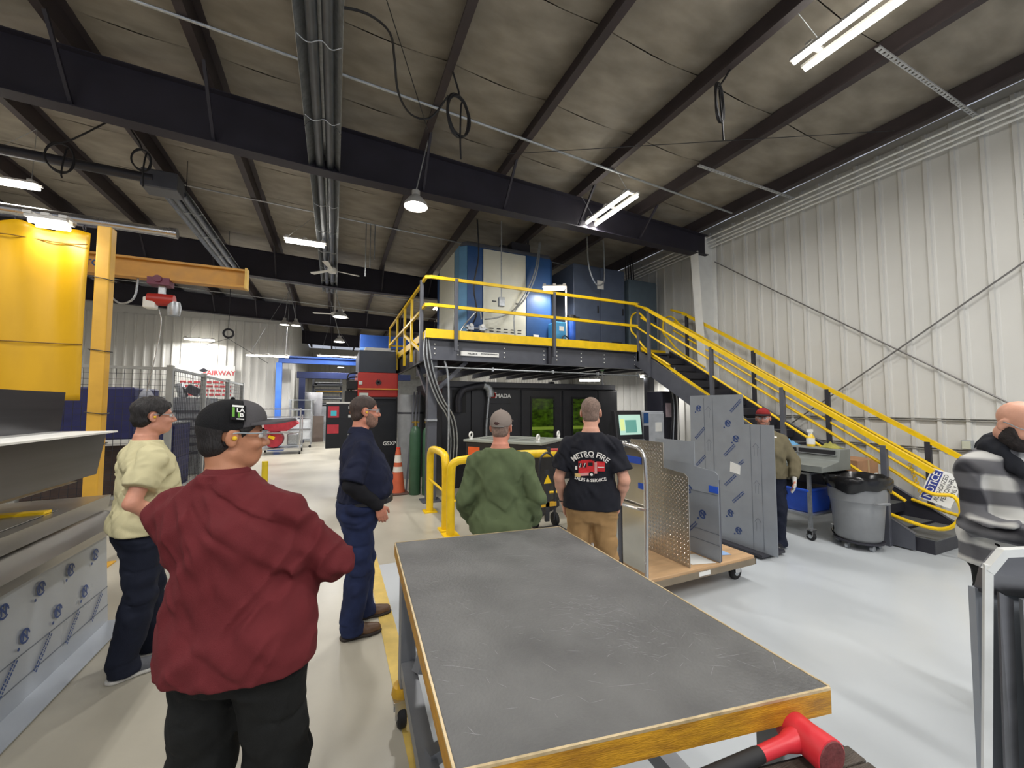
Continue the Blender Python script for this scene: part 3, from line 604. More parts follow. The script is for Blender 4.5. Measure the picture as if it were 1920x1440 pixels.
# ------------------------------------------------------------------ blue cranes, far rack, carts
t = thing('bridge_crane', 'bright blue crane beam and post beyond the press brake', 'crane', (-2.0,17.5,0))
part('beam', MB().bb(-2.0,2.4,17.4,17.6,3.56,3.62).bb(-2.0,2.4,17.49,17.51,3.4,3.6).bb(-2.0,2.4,17.4,17.6,3.34,3.4), BLUE, t); part('post', MB().bb(-2.07,-1.87,17.4,17.6,0,3.34), mat('post_blue',(64,112,200),.45), t, bevel=.01); part('post_base', MB().bb(-2.25,-1.72,17.25,17.75,0,.03), BLUE, t)
t = thing('jib_crane', 'dark navy crane beam in front of the far sheet racks', 'crane', (-1.55,20.5,0))
DN = mat('navy_dark',(26,38,80),.45); part('beam', MB().bb(-1.6,3.5,20.4,20.65,2.95,3.25), DN, t, bevel=.01); part('post', MB().bb(-1.5,-1.25,20.4,20.65,0,2.95), DN, t)
t = thing('crane_end_frame', 'blue crane end frame standing above the press brake', 'crane', (1.2,13.4,0))
part('beam', MB().bb(.7,2.6,13.3,13.5,3.55,3.95), BLUE, t, bevel=.01); part('post', MB().bb(.7,.9,13.3,13.5,0,3.55), mat('post_pale_blue',(96,130,180),.45), t); part('rail', MB().bb(.8,2.6,13.2,13.25,3.4,3.45), GALV, t); part('strut', MB().bar((1.1,13.3,3.1),(1.35,13.3,3.55),.05,.05), GALV, t)
rk = thing('sheet_rack', 'tall far rack loaded with metal sheets beside the navy crane', 'rack', (-.4,23,0))
for x in (-1.0,.3): part('upright', MB().bb(x-.05,x+.05,22.5,22.6,0,3.2), STEEL, rk)
for k, z in enumerate((.25,.6,.95,1.3,1.65,2.0,2.35,2.7)): part('shelf', MB().bb(-1.0,.35,22.4,24,z,z+.04), GALV, rk)
for k, z in enumerate((.25,.6,.95,1.3,1.65,2.0,2.35,2.7)):
    for j in range(3):
        o_ = random.uniform(-.1,.12); one('metal_sheet', MB().bb(-.9+o_,.3+o_,22.3-random.uniform(0,.3),23.8,z+.042+.043*j,z+.083+.043*j), (DARKST,GALV,YELD,STEEL)[(k+j)%4] if z>2.2 else (DARKST,STEEL,GALV)[(k+j)%3], 'metal sheet lying in the far rack, %s on shelf %s from the floor' % (('lowest','middle','top')[j], ('one','two','three','four','five','six','seven','eight')[k]), 'metal sheet', 'sheets in the far rack')
for k, (xa,xb,y,h,mm,lab) in enumerate(((-1.35,-.55,21.6,2.35,ALU,'tall pale metal sheet standing before the far rack'),(-1.62,-.9,20.9,1.95,mat('sheet_grey',(176,178,176),.5,.3),'grey sheet leaning left of the far rack'),(-.9,-.45,20.6,1.2,mat('sheet_brown',(104,90,82),.6),'narrow brownish plate leaning by the far rack'),(-.55,-.2,21.2,1.65,GALV,'narrow bright plate standing at the right of the far rack'))):
    one('metal_plate', MB().prism([(xa,y,.0),(xb,y,.0),(xb,y+.15,h),(xa,y+.15,h)],(0,.03,0)), mm, lab, 'metal plate')
t = thing('wire_shelf_cart', 'tall grey shelf cart standing behind the red cart', 'cart', (-1.35,18.3,0))
for x in (-1.62,-.85):
    for y in (18.0,18.5): part('post', MB().bb(x-.02,x+.02,y-.02,y+.02,.1,1.95), GALV, t)
for z in (.3,.75,1.2,1.5,1.9): part('shelf', MB().bb(-1.62,-.85,18.0,18.5,z,z+.03), GALV, t)
part('panel', MB().bb(-1.6,-.87,18.05,18.08,.35,1.15), mat('sheet_pale',(190,194,196),.5,.2), t)
for x in (-1.6,-.87): part('caster', MB().lathe([(.05,-.02),(.05,.02)],12,(x,18.0,.05),Matrix.Rotation(R(90),4,'X')), RUB, t)
rc_ = thing('hoist_cart', 'steel frame cart carrying red machine parts down the aisle', 'cart', (-1.6,16.2,0))
for x in (-2.25,-1.08):
    for y in (15.8,16.8): part('post', MB().bb(x-.025,x+.025,y-.025,y+.025,.12,1.6 if y < 16 else 1.35), CHROME, rc_); part('caster', MB().lathe([(.06,-.025),(.06,.025)],12,(x,y,.06),Matrix.Rotation(R(90),4,'Y')), RUB, rc_)
for z in (.2,.75,1.3,1.57): part('rail', MB().bb(-2.25,-1.08,15.78,15.82,z-.02,z+.02), CHROME, rc_)
part('deck', MB().bb(-2.27,-1.06,15.8,16.8,.17,.22), GALV, rc_)
part('red_hopper', MB().prism([(-2.2,15.9,1.2),(-1.3,15.9,1.2),(-1.15,15.9,1.05),(-1.5,15.9,.8),(-2.2,15.9,.8)],(0,.7,0)), mat('hopper_red',(186,52,66),.5,var=.2), rc_, label='scuffed red hopper'); part('red_motor', MB().lathe([(.28,-.3),(.3,0),(.28,.3)],16,(-1.9,16.2,.52),Matrix.Rotation(R(90),4,'X')), 'hopper_red', rc_); part('lid', MB().bb(-2.24,-1.2,15.86,16.65,1.2,1.24), GALV, rc_); part('yellow_tag', MB().box((-1.95,15.85,.6),(.2,.01,.1),Matrix.Rotation(.4,4,'Y')), YEL, rc_)
part('white_parts', MB().bb(-1.5,-1.15,16.0,16.6,.3,.7), GALV, rc_, bevel=.05)

# ------------------------------------------------------------------ robot cage, banner, boom at left
cg = thing('mesh_cage', 'grey wire mesh safety cage around the blue machine at left', 'fence', (-3.5,11,0))
CGM = mat('cage_frame',(158,160,158),.45,.3)
def mesh_panel(a, b, z0, z1):
    a = Vector(a); b = Vector(b); L_ = (b-a).length; n = int(L_/.1); w = MB()
    for i in range(1,n): p = a.lerp(b,i/n); w.bar((p.x,p.y,z0),(p.x,p.y,z1),.006,.006)
    k = int((z1-z0)/.1)
    for i in range(1,k): z = z0+(z1-z0)*i/k; w.bar((a.x,a.y,z),(b.x,b.y,z),.006,.006)
    p = part('wire_mesh', w, DARKST, cg, kind='stuff')
    part('frame_rail', MB().bar((a.x,a.y,z1),(b.x,b.y,z1),.05,.05), CGM, cg); part('frame_rail', MB().bar((a.x,a.y,z0),(b.x,b.y,z0),.05,.05), CGM, cg)
pts = [(-6.4,9),(-4.6,9),(-2.71,9),(-2.71,11),(-2.71,13.2),(-2.71,15.1)]
for a, b in zip(pts[:-1], pts[1:]): mesh_panel((a[0],a[1],0),(b[0],b[1],0),.12,2.36)
for p in pts: part('post', MB().bb(p[0]-.045,p[0]+.045,p[1]-.045,p[1]+.045,0,2.42), CGM, cg)
bm = thing('blue_press', 'dark navy press machine with rounded grey end inside the cage', 'machine', (-4.0,10.4,0))
DNV = mat('press_navy',(34,38,88),.5,var=.15)
part('body', MB().bb(-5.2,-3.55,10,11.2,1.05,2.05), DNV, bm, bevel=.03); part('base', MB().bb(-5.2,-3.3,10,11.4,0,.95), mat('press_brown',(74,60,56),.6,var=.2), bm, bevel=.02); part('rounded_end', MB().lathe([(.5,-.28),(.5,.0),(.44,.04)],24,(-3.55,10.55,1.55),Matrix.Rotation(R(90),4,'Y')), mat('press_grey',(120,124,140),.5), bm); part('bed', MB().bb(-5.1,-3.2,9.8,11.3,.95,1.05), WHITE, bm)
t = thing('blue_cabinet', 'navy tool cabinet behind the man in the tan shirt', 'cabinet', (-3.1,10.0,0))
part('body', MB().bb(-3.16,-2.82,9.6,10.6,.0,1.35), DNV, t, bevel=.01); part('drawer', MB().bb(-2.82,-2.80,9.65,10.55,.7,1.3), DNV, t, bevel=.006); part('drawer', MB().bb(-2.82,-2.80,9.65,10.55,.2,.66), DNV, t, bevel=.006); part('top', MB().bb(-3.18,-2.79,9.55,10.65,1.35,1.38), GALV, t)
for k, (x,y,h) in enumerate(((-3.4,12.2,1.9),(-3.3,13.6,1.75))):
    t = thing('robot_controller', ('perforated grey','dark louvred')[k]+' machine housing inside the cage', 'machine', (x,y,0))
    part('body', MB().bb(x-.5,x+.5,y,y+.9,0,h), (GALV,DARKST)[k], t, bevel=.02)
    for j in range(6): part('louvre', MB().bb(x-.42,x+.42,y-.015,y,.5+.2*j,.58+.2*j), STEEL, t)
t = thing('welding_robot', 'grey robot head tilted above the cage housing', 'robot', (-3.45,12.6,1.9))
part('upper_arm', MB().tube([(-3.5,12.6,1.9),(-3.62,12.6,2.25)],.1,12), GALV, t); part('head', MB().box((-3.3,12.6,2.08),(.3,.25,.22),Matrix.Rotation(.5,4,'Y')), STEEL, t, bevel=.03)
bn = thing('banner', 'white wall banner with red lettering and a diamond mark on the partition', 'banner', (-4.35,18.6,2.2))
part('cloth', MB().bb(-5.45,-3.6,18.6,18.62,1.95,3.25), WHITE, bn); rdt = mat('banner_red',(206,84,88),.6)
part('lettering', word('fair', .24, frame((-4.1,18.595,2.95),(1,0,0),(0,0,1))), rdt, bn)
sl = MB()
for r_ in range(4):
    x = -5.3
    while x < -3.75:
        w = random.uniform(.08,.22); sl.bb(x,min(x+w,-3.7),18.592,18.598,2.55-.16*r_,2.63-.16*r_); x += w+.05
part('small_print', sl, rdt, bn); part('diamond_mark', MB().prism([(-4.75,18.592,3.05),(-4.6,18.592,3.13),(-4.45,18.592,3.05),(-4.6,18.592,2.97)],(0,.006,0)), DARKST, bn)
BOOM = mat('boom_ochre',(206,150,64),.5,var=.1)
jb = thing('jib_boom', 'ochre jib crane boom lettered 2 TON behind the yellow post', 'crane', (-4.5,7.2,0))
part('boom', MB().bb(-5.2,-1.3,7.13,7.27,3.76,3.79).bb(-5.2,-1.3,7.19,7.21,3.53,3.77).bb(-5.2,-1.3,7.12,7.28,3.5,3.53), BOOM, jb)
part('end_plate', MB().bb(-1.3,-1.27,7.12,7.28,3.49,3.81), mat('boom_pale',(226,186,96),.5), jb); part('mast', MB().bb(-5.3,-5.0,7.05,7.35,0,4.0), BOOM, jb); part('capacity_text', word('ton', .12, frame((-3.06,7.185,3.65),(1,0,0),(0,0,1))), NAVY, jb)
hs = thing('chain_hoist', 'red and white chain hoist hanging from the ochre boom', 'hoist', (-2.3,7.2,3.1))
part('trolley', MB().bb(-2.45,-2.2,7.1,7.3,3.42,3.52).lathe([(.05,-.12),(.05,.12)],12,(-2.33,7.2,3.5),Matrix.Rotation(R(90),4,'X')), mat('trolley_plum',(110,44,70),.5), hs); part('hook_block', MB().bb(-2.34,-2.27,7.17,7.23,3.3,3.42), GALV, hs)
part('motor', MB().lathe([(.08,-.16),(.09,0),(.08,.14)],14,(-2.3,7.2,3.22),Matrix.Rotation(R(90),4,'Y')), RED, hs); part('gear_case', MB().bb(-2.5,-2.36,7.13,7.27,3.08,3.24), WHITE, hs, bevel=.02); part('chain_bag', MB().lathe([(.07,3.0),(.085,3.12),(.07,3.2)],12,(-2.16,7.2,0)), GALV, hs)
part('load_chain', MB().tube([(-2.33,7.2,3.08),(-2.3,7.2,2.9),(-2.36,7.2,2.3),(-2.42,7.2,1.9)],.007,5), CHROME, hs); part('festoon_cable', MB().tube([(-2.9,7.2,3.5),(-2.88,7.2,3.25),(-2.75,7.2,3.12),(-2.62,7.2,3.2),(-2.58,7.2,3.5)],.013,6), GALV, hs)
t = thing('hook_block', 'dark steel hook hung with a cable from the far rafter at left', 'hook', (-2.8,13.5,3.2)); part('wire', MB().tube([(-2.8,13.5,3.9),(-2.8,13.5,zroof(-2.8))],.01,5), DARKST, t); part('hook', MB().ring((-2.8,13.5,3.75),.12,.03,'y',14,6), DARKST, t); part('sling', MB().tube([(-4.1,14.5,3.3),(-2.8,13.5,3.6),(-1.9,14.2,3.0)],.008,5), DARKST, t)

# ------------------------------------------------------------------ weld curtain and yellow post
CURT = mat('weld_curtain',(206,158,6),.42,var=.1,scale=3,bump=.15,bscale=8,stretch=(1,1,.3))
wc = thing('weld_curtain', 'translucent yellow welding curtain hanging at the left edge', 'curtain', (-3.3,5.55,1.75))
mb = MB(); nx, nz = 40, 26; vs = []
for j in range(nz+1):
    for i in range(nx+1):
        x = -4.3+1.9*i/nx; z = 1.75+1.8*j/nz; v = j/nz
        vs.append((x, 5.55+.035*math.sin(x*9+.6*math.sin(z*3))*(.3+v*v)+.015*math.sin(x*23+z*2)*v, z-(.05*(math.sin(x*7.5)**2) if j==nz else 0)))
mb.add(vs, [(j*(nx+1)+i,j*(nx+1)+i+1,(j+1)*(nx+1)+i+1,(j+1)*(nx+1)+i) for j in range(nz) for i in range(nx)], True)
o = part('sheet', mb, CURT, wc); sd = o.modifiers.new('s','SOLIDIFY'); sd.thickness = .004
for z in (3.38,2.33): part('seam', MB().tube([(-4.3+.19*k,5.53+.035*math.sin((-4.3+.19*k)*9)*(.3+((z-1.75)/1.8)**2),z) for k in range(11)],.006,5), mat('seam_brown',(120,88,20),.6), wc)
part('rod', MB().tube([(-4.6,5.58,3.58),(-2.3,5.58,3.6)],.014,8), DARKST, wc)
for k in range(8): part('curtain_ring', MB().ring((-4.2+.25*k,5.57,3.57),.025,.005,'x',10,5), DARKST, wc)
POSTY = mat('post_yellow',(214,164,56),.5,var=.12,scale=4)
yp = thing('yellow_post', 'tall square yellow steel post beside the welding curtain', 'post', (-2.29,5.62,0))
part('tube', MB().bb(-2.35,-2.23,5.56,5.68,.012,3.62), POSTY, yp, bevel=.012); part('base_plate', MB().bb(-2.45,-2.13,5.46,5.78,0,.014), POSTY, yp)
for z in (3.05,2.28,1.62,1.3): part('tie_strap', MB().tube([(-2.36,5.55,z+.01),(-2.29,5.545,z),(-2.222,5.55,z-.01),(-2.222,5.69,z),(-2.36,5.69,z),(-2.36,5.55,z+.01)],.005,5), CABLE, yp)
# ------------------------------------------------------------------ rack of bent sheets at the left
rk2 = thing('sheet_trestle', 'yellow steel trestle carrying the bent sheets at left', 'rack', (-2.2,3.2,0))
for y in (1.2,3.7):
    part('upright', MB().bb(-2.5,-2.38,y-.06,y+.06,0,1.9), YEL, rk2); part('foot', MB().bb(-2.6,-1.75,y-.05,y+.05,0,.06), YEL, rk2)
    for z in (.76,.94,1.0,1.47): part('arm', MB().bb(-2.4,-1.72,y-.04,y+.04,z-.05,z), YEL, rk2, bevel=.005)
part('cross_rail', MB().bb(-2.46,-2.4,1.2,3.7,1.3,1.36).bb(-2.46,-2.4,1.2,3.7,.9,.96), YEL, rk2)
SS = mat('brushed_dark', (112,112,116), .3, .9, var=.12, scale=2, stretch=(1,.3,8), rvar=.06)
SSL = mat('brushed_light', (176,174,170), .32, .85, var=.1, scale=2, stretch=(1,.3,8))
one('bent_sheet', MB().sheet([(-2.35,1.79),(-1.97,1.8),(-1.99,1.499)], .006, .6, 4.35), SS, 'topmost dark bent stainless panel on the yellow trestle', 'bent sheet')
one('flat_sheet', MB().prism([(-2.36,.6,1.482),(-1.66,.6,1.482),(-1.58,4.2,1.486),(-2.3,4.3,1.486)],(0,0,.012)), WHITE, 'white edged flat sheet lying below the topmost dark panel', 'flat sheet')
one('bent_sheet', MB().sheet([(-2.3,1.472),(-1.69,1.474),(-1.74,1.15)], .006, .6, 4.3), SS, 'dark bent stainless panel hanging in the middle of the trestle', 'bent sheet')
for k in range(3): one('flat_sheet', MB().prism([(-2.36,.7,1.122-.022*k+.001),(-1.76+.03*k,.7,1.122-.022*k+.001),(-1.76+.03*k,4.1-.25*k,1.122-.022*k+.001),(-2.3,4.2-.2*k,1.122-.022*k+.001)],(0,0,.004)) if k==0 else MB().bb(-2.36,-1.74+.02*k,.7,4.1-.3*k,1.01-.03*k,1.014-.03*k), SSL, ('upper','middle','lowest')[k]+' thin flat sheet lying between the bent panels', 'flat sheet')
one('bent_sheet', MB().sheet([(-2.3,.955),(-1.64,.97),(-1.66,.872)], .008, .6, 4.3), SSL, 'light stainless bent panel just above the film covered channel', 'bent sheet')
FILM = mat('film_grey', (176,182,190), .3, .25, var=.06, scale=2)
INK = mat('print_blue', (46,72,128), .5); LINEK = mat('print_grey', (108,114,124), .5)
def marks(w, h, seed, lines=(), bands=(), step=(.30,.42)):
    rnd = random.Random(seed); ink, ln = MB(), MB(); tN = TXT['N']
    j = 0; y = .14
    while y < h-.08:
        x = .12+(j%2)*.16
        while x < w-.08:
            if not any(a-.07 < x < b+.07 for a, b in bands):
                if (j+int(x*10))%3 == 0:
                    n = 18; ro, ri = .042, .030; o = len(ink.v)
                    ink.add([(x+r_*math.cos(2*math.pi*k/n), y+r_*math.sin(2*math.pi*k/n), 0) for r_ in (ro,ri) for k in range(n)], [(k,(k+1)%n,n+(k+1)%n,n+k) for k in range(n-2)])
                    ink.add([(x+v[0]*.062,y+v[1]*.062,0) for v in tN.v], tN.f); ink.add([(x-.052+.011*math.cos(k*1.05),y-.05+.011*math.sin(k*1.05),0) for k in range(6)],[(0,1,2,3,4,5)])
                else:
                    for r_ in (0,1):
                        s = 0
                        while s < .2:
                            l_ = rnd.uniform(.008,.02); c45 = .7071
                            q = [(x-.05+(s+a)*c45-(b+r_*.022)*c45, y-.05+(s+a)*c45+(b+r_*.022)*c45, 0) for a, b in ((0,0),(l_,0),(l_,.012),(0,.012))]; ink.add(q,[(0,1,2,3)]); s += l_+.005
            x += step[0]
        y += step[1]*.5; j += 1
    for l_ in lines: ln.add([(l_-.002,0,0),(l_+.002,0,0),(l_+.002,h,0),(l_-.002,h,0)],[(0,1,2,3)])
    for a, b in bands:
        ln.add([(a-.002,0,0),(a+.002,0,0),(a+.002,h,0),(a-.002,h,0)],[(0,1,2,3)]); ln.add([(b-.002,0,0),(b+.002,0,0),(b+.002,h,0),(b-.002,h,0)],[(0,1,2,3)]); yy = .2; c = (a+b)/2
        while yy < h-.15:
            for q in ([(c-.02,yy,0),(c-.017,yy,0),(c-.017,yy+.1,0),(c-.02,yy+.1,0)],[(c+.017,yy,0),(c+.02,yy,0),(c+.02,yy+.1,0),(c+.017,yy+.1,0)],[(c-.04,yy+.1,0),(c,yy+.15,0),(c,yy+.144,0),(c-.034,yy+.1,0)],[(c+.04,yy+.1,0),(c,yy+.15,0),(c,yy+.144,0),(c+.034,yy+.1,0)]): ln.add(q,[(0,1,2,3)])
            yy += .42
    return ink, ln
uc = thing('film_channel', 'large bent channel covered in printed protective film on the floor at left', 'bent sheet', (-1.6,2.6,0))
part('channel', MB().sheet([(-1.44,.015),(-1.58,.02),(-1.62,.79)], .006, .3, 4.2), FILM, uc)
part('top_flange', MB().sheet([(-2.05,.86),(-1.7,.86),(-1.47,.81),(-1.475,.765)], .006, .3, 4.28), SSL, uc)
ink, ln = marks(3.9, .75, 3, bands=()); Mw = frame((-1.5715,.3,.03),(0,1,0),(-.052,0,1))
part('film_print', tf(ink, Mw), INK, uc, kind='stuff')
l2 = MB()
for z in (.14,.28): l2.bb(-1.5790-.0519*z,-1.5755-.0519*z,.3,4.2,z,z+.005)
part('film_lines', l2, LINEK, uc)
# ------------------------------------------------------------------ bollards, crate, hand truck, console
gr = thing('guard_rail', 'yellow tubular guard rail hoop nearer the mezzanine column', 'guard rail', (1.42,5.85,0))
part('hoop', MB().tube([(1.43,6.4,.02),(1.43,6.4,.82),(1.43,6.36,.95),(1.43,6.26,1.0),(1.43,5.5,1.0),(1.42,5.42,.95),(1.42,5.38,.82),(1.42,5.38,.02)], .055, 14), YEL, gr)
for y in (6.4,5.38): part('foot_plate', MB().bb(1.33,1.53,y-.1,y+.1,0,.02), YEL, gr)
part('low_rail', MB().tube([(1.42,5.4,.5),(1.42,6.38,.52)], .018, 8), YEL, gr)
gr = thing('guard_rail', 'long yellow tubular guard rail passing behind the man in green', 'guard rail', (2.3,5.1,0))
part('hoop', MB().tube([(1.42,5.12,.02),(1.42,5.12,.8),(1.44,5.11,.92),(1.52,5.1,.97),(3.4,5.0,.97),(3.48,5.0,.92),(3.5,5.0,.8),(3.5,5.0,.02)], .055, 14), YEL, gr)
for x, y in ((1.42,5.12),(3.5,5.0)): part('foot_plate', MB().bb(x-.1,x+.1,y-.1,y+.1,0,.02), YEL, gr)
part('low_rail', MB().tube([(1.44,5.1,.45),(3.48,5.0,.45)], .018, 8), YEL, gr)
cr = thing('steel_crate', 'dark steel machine crate with grey lid and eye bolts behind the guard rail', 'crate', (2.5,6.02,.0), R(-52))
part('body', MB().bb(-.55,.8,-.2,.75,.2,1.1), BLACK, cr, world=False, bevel=.01); part('skid', MB().bb(-.5,-.35,-.15,.7,0,.2).bb(.6,.75,-.15,.7,0,.2), DARKST, cr, world=False)
part('lid', MB().bb(-.58,.83,-.23,.78,1.1,1.14), mat('lid_grey',(150,154,146),.45), cr, world=False, bevel=.006)
for k in range(3): part('lid_slot', MB().bb(-.4,.6,0+.22*k,.03+.22*k,1.14,1.143), BLACK, cr, world=False)
for x, y in ((-.48,-.15),(.74,-.15),(.74,.7)):
    part('eye_bolt', MB().ring((x,y,1.21),.045,.015,'x',14,8).lathe([(.03,1.14),(.02,1.17)],10,(x,y,0)), WHITE, cr, world=False)
part('warning_label', MB().bb(-.5,-.28,-.206,-.2,.85,1.02), mat('label_orange',(226,96,40),.5), cr, world=False); part('paper_label', MB().bb(-.5,-.36,-.206,-.2,.6,.82), WHITE, cr, world=False)
t = thing('red_bar', 'red handle bar sticking out of the steel crate', 'bar', (2.95,5.0,1.04)); part('grip', MB().tube([(2.83,5.0,1.06),(3.25,4.95,1.05)],.022,8), RED, t); part('bracket', MB().bb(2.8,2.84,4.97,5.03,1.02,1.1), DARKST, t)
ht = thing('hand_truck', 'black hand truck with arched handle behind the guard rail', 'hand truck', (2.72,4.86,0))
part('frame', MB().tube([(2.6,4.87,.1),(2.6,4.87,.85),(2.63,4.87,.98),(2.72,4.87,1.04),(2.81,4.87,.98),(2.84,4.87,.85),(2.84,4.87,.1)],.016,8), BLACK, ht); part('mast', MB().bb(2.69,2.75,4.85,4.89,.1,.8), BLACK, ht); part('toe_plate', MB().bb(2.55,2.9,4.6,4.87,.01,.03), DARKST, ht)
for x in (2.56,2.88): part('wheel', MB().lathe([(.09,-.025),(.1,0),(.09,.025)],16,(x,4.93,.1),Matrix.Rotation(R(90),4,'Y')), RUB, ht)
part('warning_label', MB().prism([(2.66,4.843,.62),(2.78,4.843,.62),(2.72,4.843,.74)],(0,.004,0)), YEL, ht); part('bracket', MB().bb(2.58,2.86,4.85,4.89,.3,.36), YELD, ht)
cs = thing('operator_console', 'black operator console with lit screen and keypad under the mezzanine', 'control panel', (5.2,6.05,0))
part('pedestal', MB().bb(5.05,5.35,6.0,6.3,0,.95), BLACK, cs, bevel=.01)
part('screen_housing', MB().prism([(4.85,5.98,1.05),(5.5,5.98,1.05),(5.5,6.05,1.6),(4.85,6.05,1.6)],(0,.12,0)), BLACK, cs, bevel=.015)
Ms = frame((5.175,5.995,1.32),(1,0,0),(0,.126,.992))
part('screen', tf(MB().bb(-.26,.26,-.18,.2,.002,.006), Ms), mat('screen_pale',(170,205,190),.2,emit=.55), cs)
part('screen_window', tf(MB().bb(-.12,.15,-.14,.1,.006,.008), Ms), mat('screen_teal',(96,150,140),.2,emit=.5), cs); part('screen_window', tf(MB().bb(-.24,-.14,-.1,.12,.006,.008), Ms), mat('screen_lime',(205,220,150),.2,emit=.5), cs)
part('keypad', MB().prism([(4.87,5.8,.9),(5.52,5.8,.9),(5.5,5.98,1.05),(4.86,5.98,1.05)],(0,.02,-.04)), GALV, cs)
kk = MB(); Mk = frame((5.19,5.89,.978),(1,0,0),(0,.768,.64)); kk.bb(-.28,.28,-.1,.1,.002,.006)
part('key_field', tf(kk, Mk), BLACK, cs); kk = MB()
for i in range(9):
    for j in range(3):
        if (i*7+j*3)%4: kk.bb(-.26+.06*i,-.225+.06*i,-.08+.06*j,-.045+.06*j,.006,.012)
part('keys', tf(kk, Mk), WHITE, cs, kind='stuff'); part('stop_button', tf(MB().lathe([(.03,.005),(.03,.03)],10,(-.17,-.06,0)), Mk), RED, cs)
t = cabinet('grey_console_cabinet', 'light grey console cabinet with papers right of the lit screen', 5.56, 6.1, 6.05, 6.6, 0, 1.58, mat('console_grey',(176,180,186),.4), 1)
part('notice_paper', MB().bb(5.86,6.02,6.04,6.049,1.18,1.36), WHITE, t); part('label_panel', MB().bb(5.56,5.68,6.04,6.049,1.35,1.55), NAVY, t); part('label_panel', MB().bb(5.56,5.68,6.04,6.049,1.0,1.3), DARKST, t)
t = cabinet('dark_panel', 'tall black electrical panel in the shade of the stairs', 6.35, 6.85, 6.35, 6.8, 0, 2.0, mat('panel_black',(40,40,52),.5), 1); part('white_frame_label', MB().bb(6.45,6.6,6.34,6.349,1.45,1.75), mat('pinkish',(190,170,176),.5), t)
for k in range(4): one('hanging_hose', MB().tube([(6.42+.05*k,6.2,2.5),(6.36+.06*k,6.15,2.1),(6.4+.05*k,6.12,1.6),(6.33+.07*k,6.12,1.0),(6.3+.06*k,6.1,.05)],.014,6), (CABLE,GALV,CABLE,WHITE)[k], ('black hose nearest the console cabinet below the stairs','grey hose hanging under the stair landing','second black hose under the stair landing','white hose under the stair landing')[k], 'hose')

# ------------------------------------------------------------------ platform cart with sheets
WOOD = mat('plywood', (196,160,120), .55, var=.15, scale=3, stretch=(1,6,6), bump=.1)
pc = thing('platform_cart', 'plywood platform cart with steel push handle carrying metal sheets', 'cart', (3.06,3.0,0))
part('deck', MB().bb(2.38,3.74,2.6,3.42,.2,.25), WOOD, pc, bevel=.004); part('frame_edge', MB().bb(2.37,3.75,2.59,2.6,.17,.225).bb(3.74,3.75,2.59,3.42,.17,.225), mat('cart_edge',(128,116,98),.6), pc); part('deck_label', MB().bb(2.98,3.12,2.585,2.59,.185,.22), WHITE, pc)
part('push_handle', MB().tube([(2.41,2.62,.2),(2.41,2.62,1.24),(2.41,2.66,1.31),(2.41,2.74,1.34),(2.41,3.28,1.34),(2.41,3.36,1.31),(2.41,3.4,1.24),(2.41,3.4,.2)],.017,10), CHROME, pc); part('handle_bar', MB().tube([(2.41,2.62,.82),(2.38,2.7,.82),(2.38,3.3,.82),(2.41,3.4,.82)],.014,8), CHROME, pc); part('handle_slats', MB().bb(2.42,2.44,2.95,2.99,.25,1.1).bb(2.42,2.44,3.05,3.09,.25,1.1), STEEL, pc)
def caster(p, x, y, r, ax):
    M_ = Matrix.Rotation(R(90),4,ax); w = part('caster', MB().lathe([(r*.85,-.022),(r,-.012),(r,.012),(r*.85,.022)],20,(x,y,r),M_), RUB, p)
    part('hub', MB().lathe([(r*.45,-.026),(r*.45,.026)],14,(x,y,r),M_), GALV, w); part('fork', MB().bb(x-.035,x+.035,y-.035,y-.028,r,2*r+.03).bb(x-.035,x+.035,y+.028,y+.035,r,2*r+.03).bb(x-.045,x+.045,y-.045,y+.045,2*r+.02,2*r+.035), CHROME, w)
for x, y in ((3.62,2.72),(3.62,3.32),(2.5,2.72),(2.5,3.32)): caster(pc, x, y, .075, 'X')
part('mirror_panel', MB().bb(2.43,2.436,2.66,3.38,.25,1.32), mat('panel_mirror',(196,190,176),.14,.95,var=.04), pc, label='polished steel panel in the handle'); TAPE = mat('tape_blue',(36,84,196),.55)
part('blue_tape', MB().bb(2.424,2.4305,2.68,3.3,1.19,1.25), TAPE, pc); part('blue_tape', MB().bb(2.424,2.4305,2.66,2.72,.98,1.03), TAPE, pc)
def plate_x(name, x, poly, m, t, z0=.25): return MB().prism([(x,y,z) for y, z in poly], (t,0,0))
dp = thing('tread_plate', 'diamond pattern aluminium tread plate standing on the platform cart', 'metal sheet', (2.92,3.0,.25))
TREAD = mat('tread_alu', (182,178,172), .28, .9, var=.1, scale=5); DPOLY = [(2.63,.252),(3.38,.252),(3.38,1.34),(2.92,1.34),(2.92,1.10),(2.67,1.08),(2.63,1.05)]
part('plate', MB().prism([(2.92,y,z) for y, z in DPOLY],(.006,0,0)), TREAD, dp)
dm = MB(); j = 0; z = .28
while z < 1.31:
    y = 2.65+(j%2)*.02
    while y < 3.36:
        if z < 1.06 or y > 2.94:
            s_ = 1 if (j%2) else -1; a, b = Vector((0,.0105,.0105*s_)), Vector((0,-.0042*s_,.0042)); c = Vector((2.92,y,z)); 
            dm.add([c-a,c+b,c+a,c-b,c+Vector((-.0035,0,0))],[(0,1,4),(1,2,4),(2,3,4),(3,0,4)])
        y += .04
    z += .02; j += 1
part('tread_diamonds', dm, mat('tread_bright',(214,210,204),.22,.9), dp, kind='stuff')
fs = thing('film_sheet', 'stepped grey sheet with blue tape standing next to the tread plate', 'metal sheet', (3.28,3.0,.25))
SG = mat('film_sheet_grey', (150,156,164), .42, .2, var=.05)
part('plate', MB().prism([(3.27,y,z) for y, z in ((2.6,.252),(3.38,.252),(3.38,1.34),(2.86,1.34),(2.86,1.1),(2.64,1.08),(2.6,1.05))],(.005,0,0)), SG, fs)
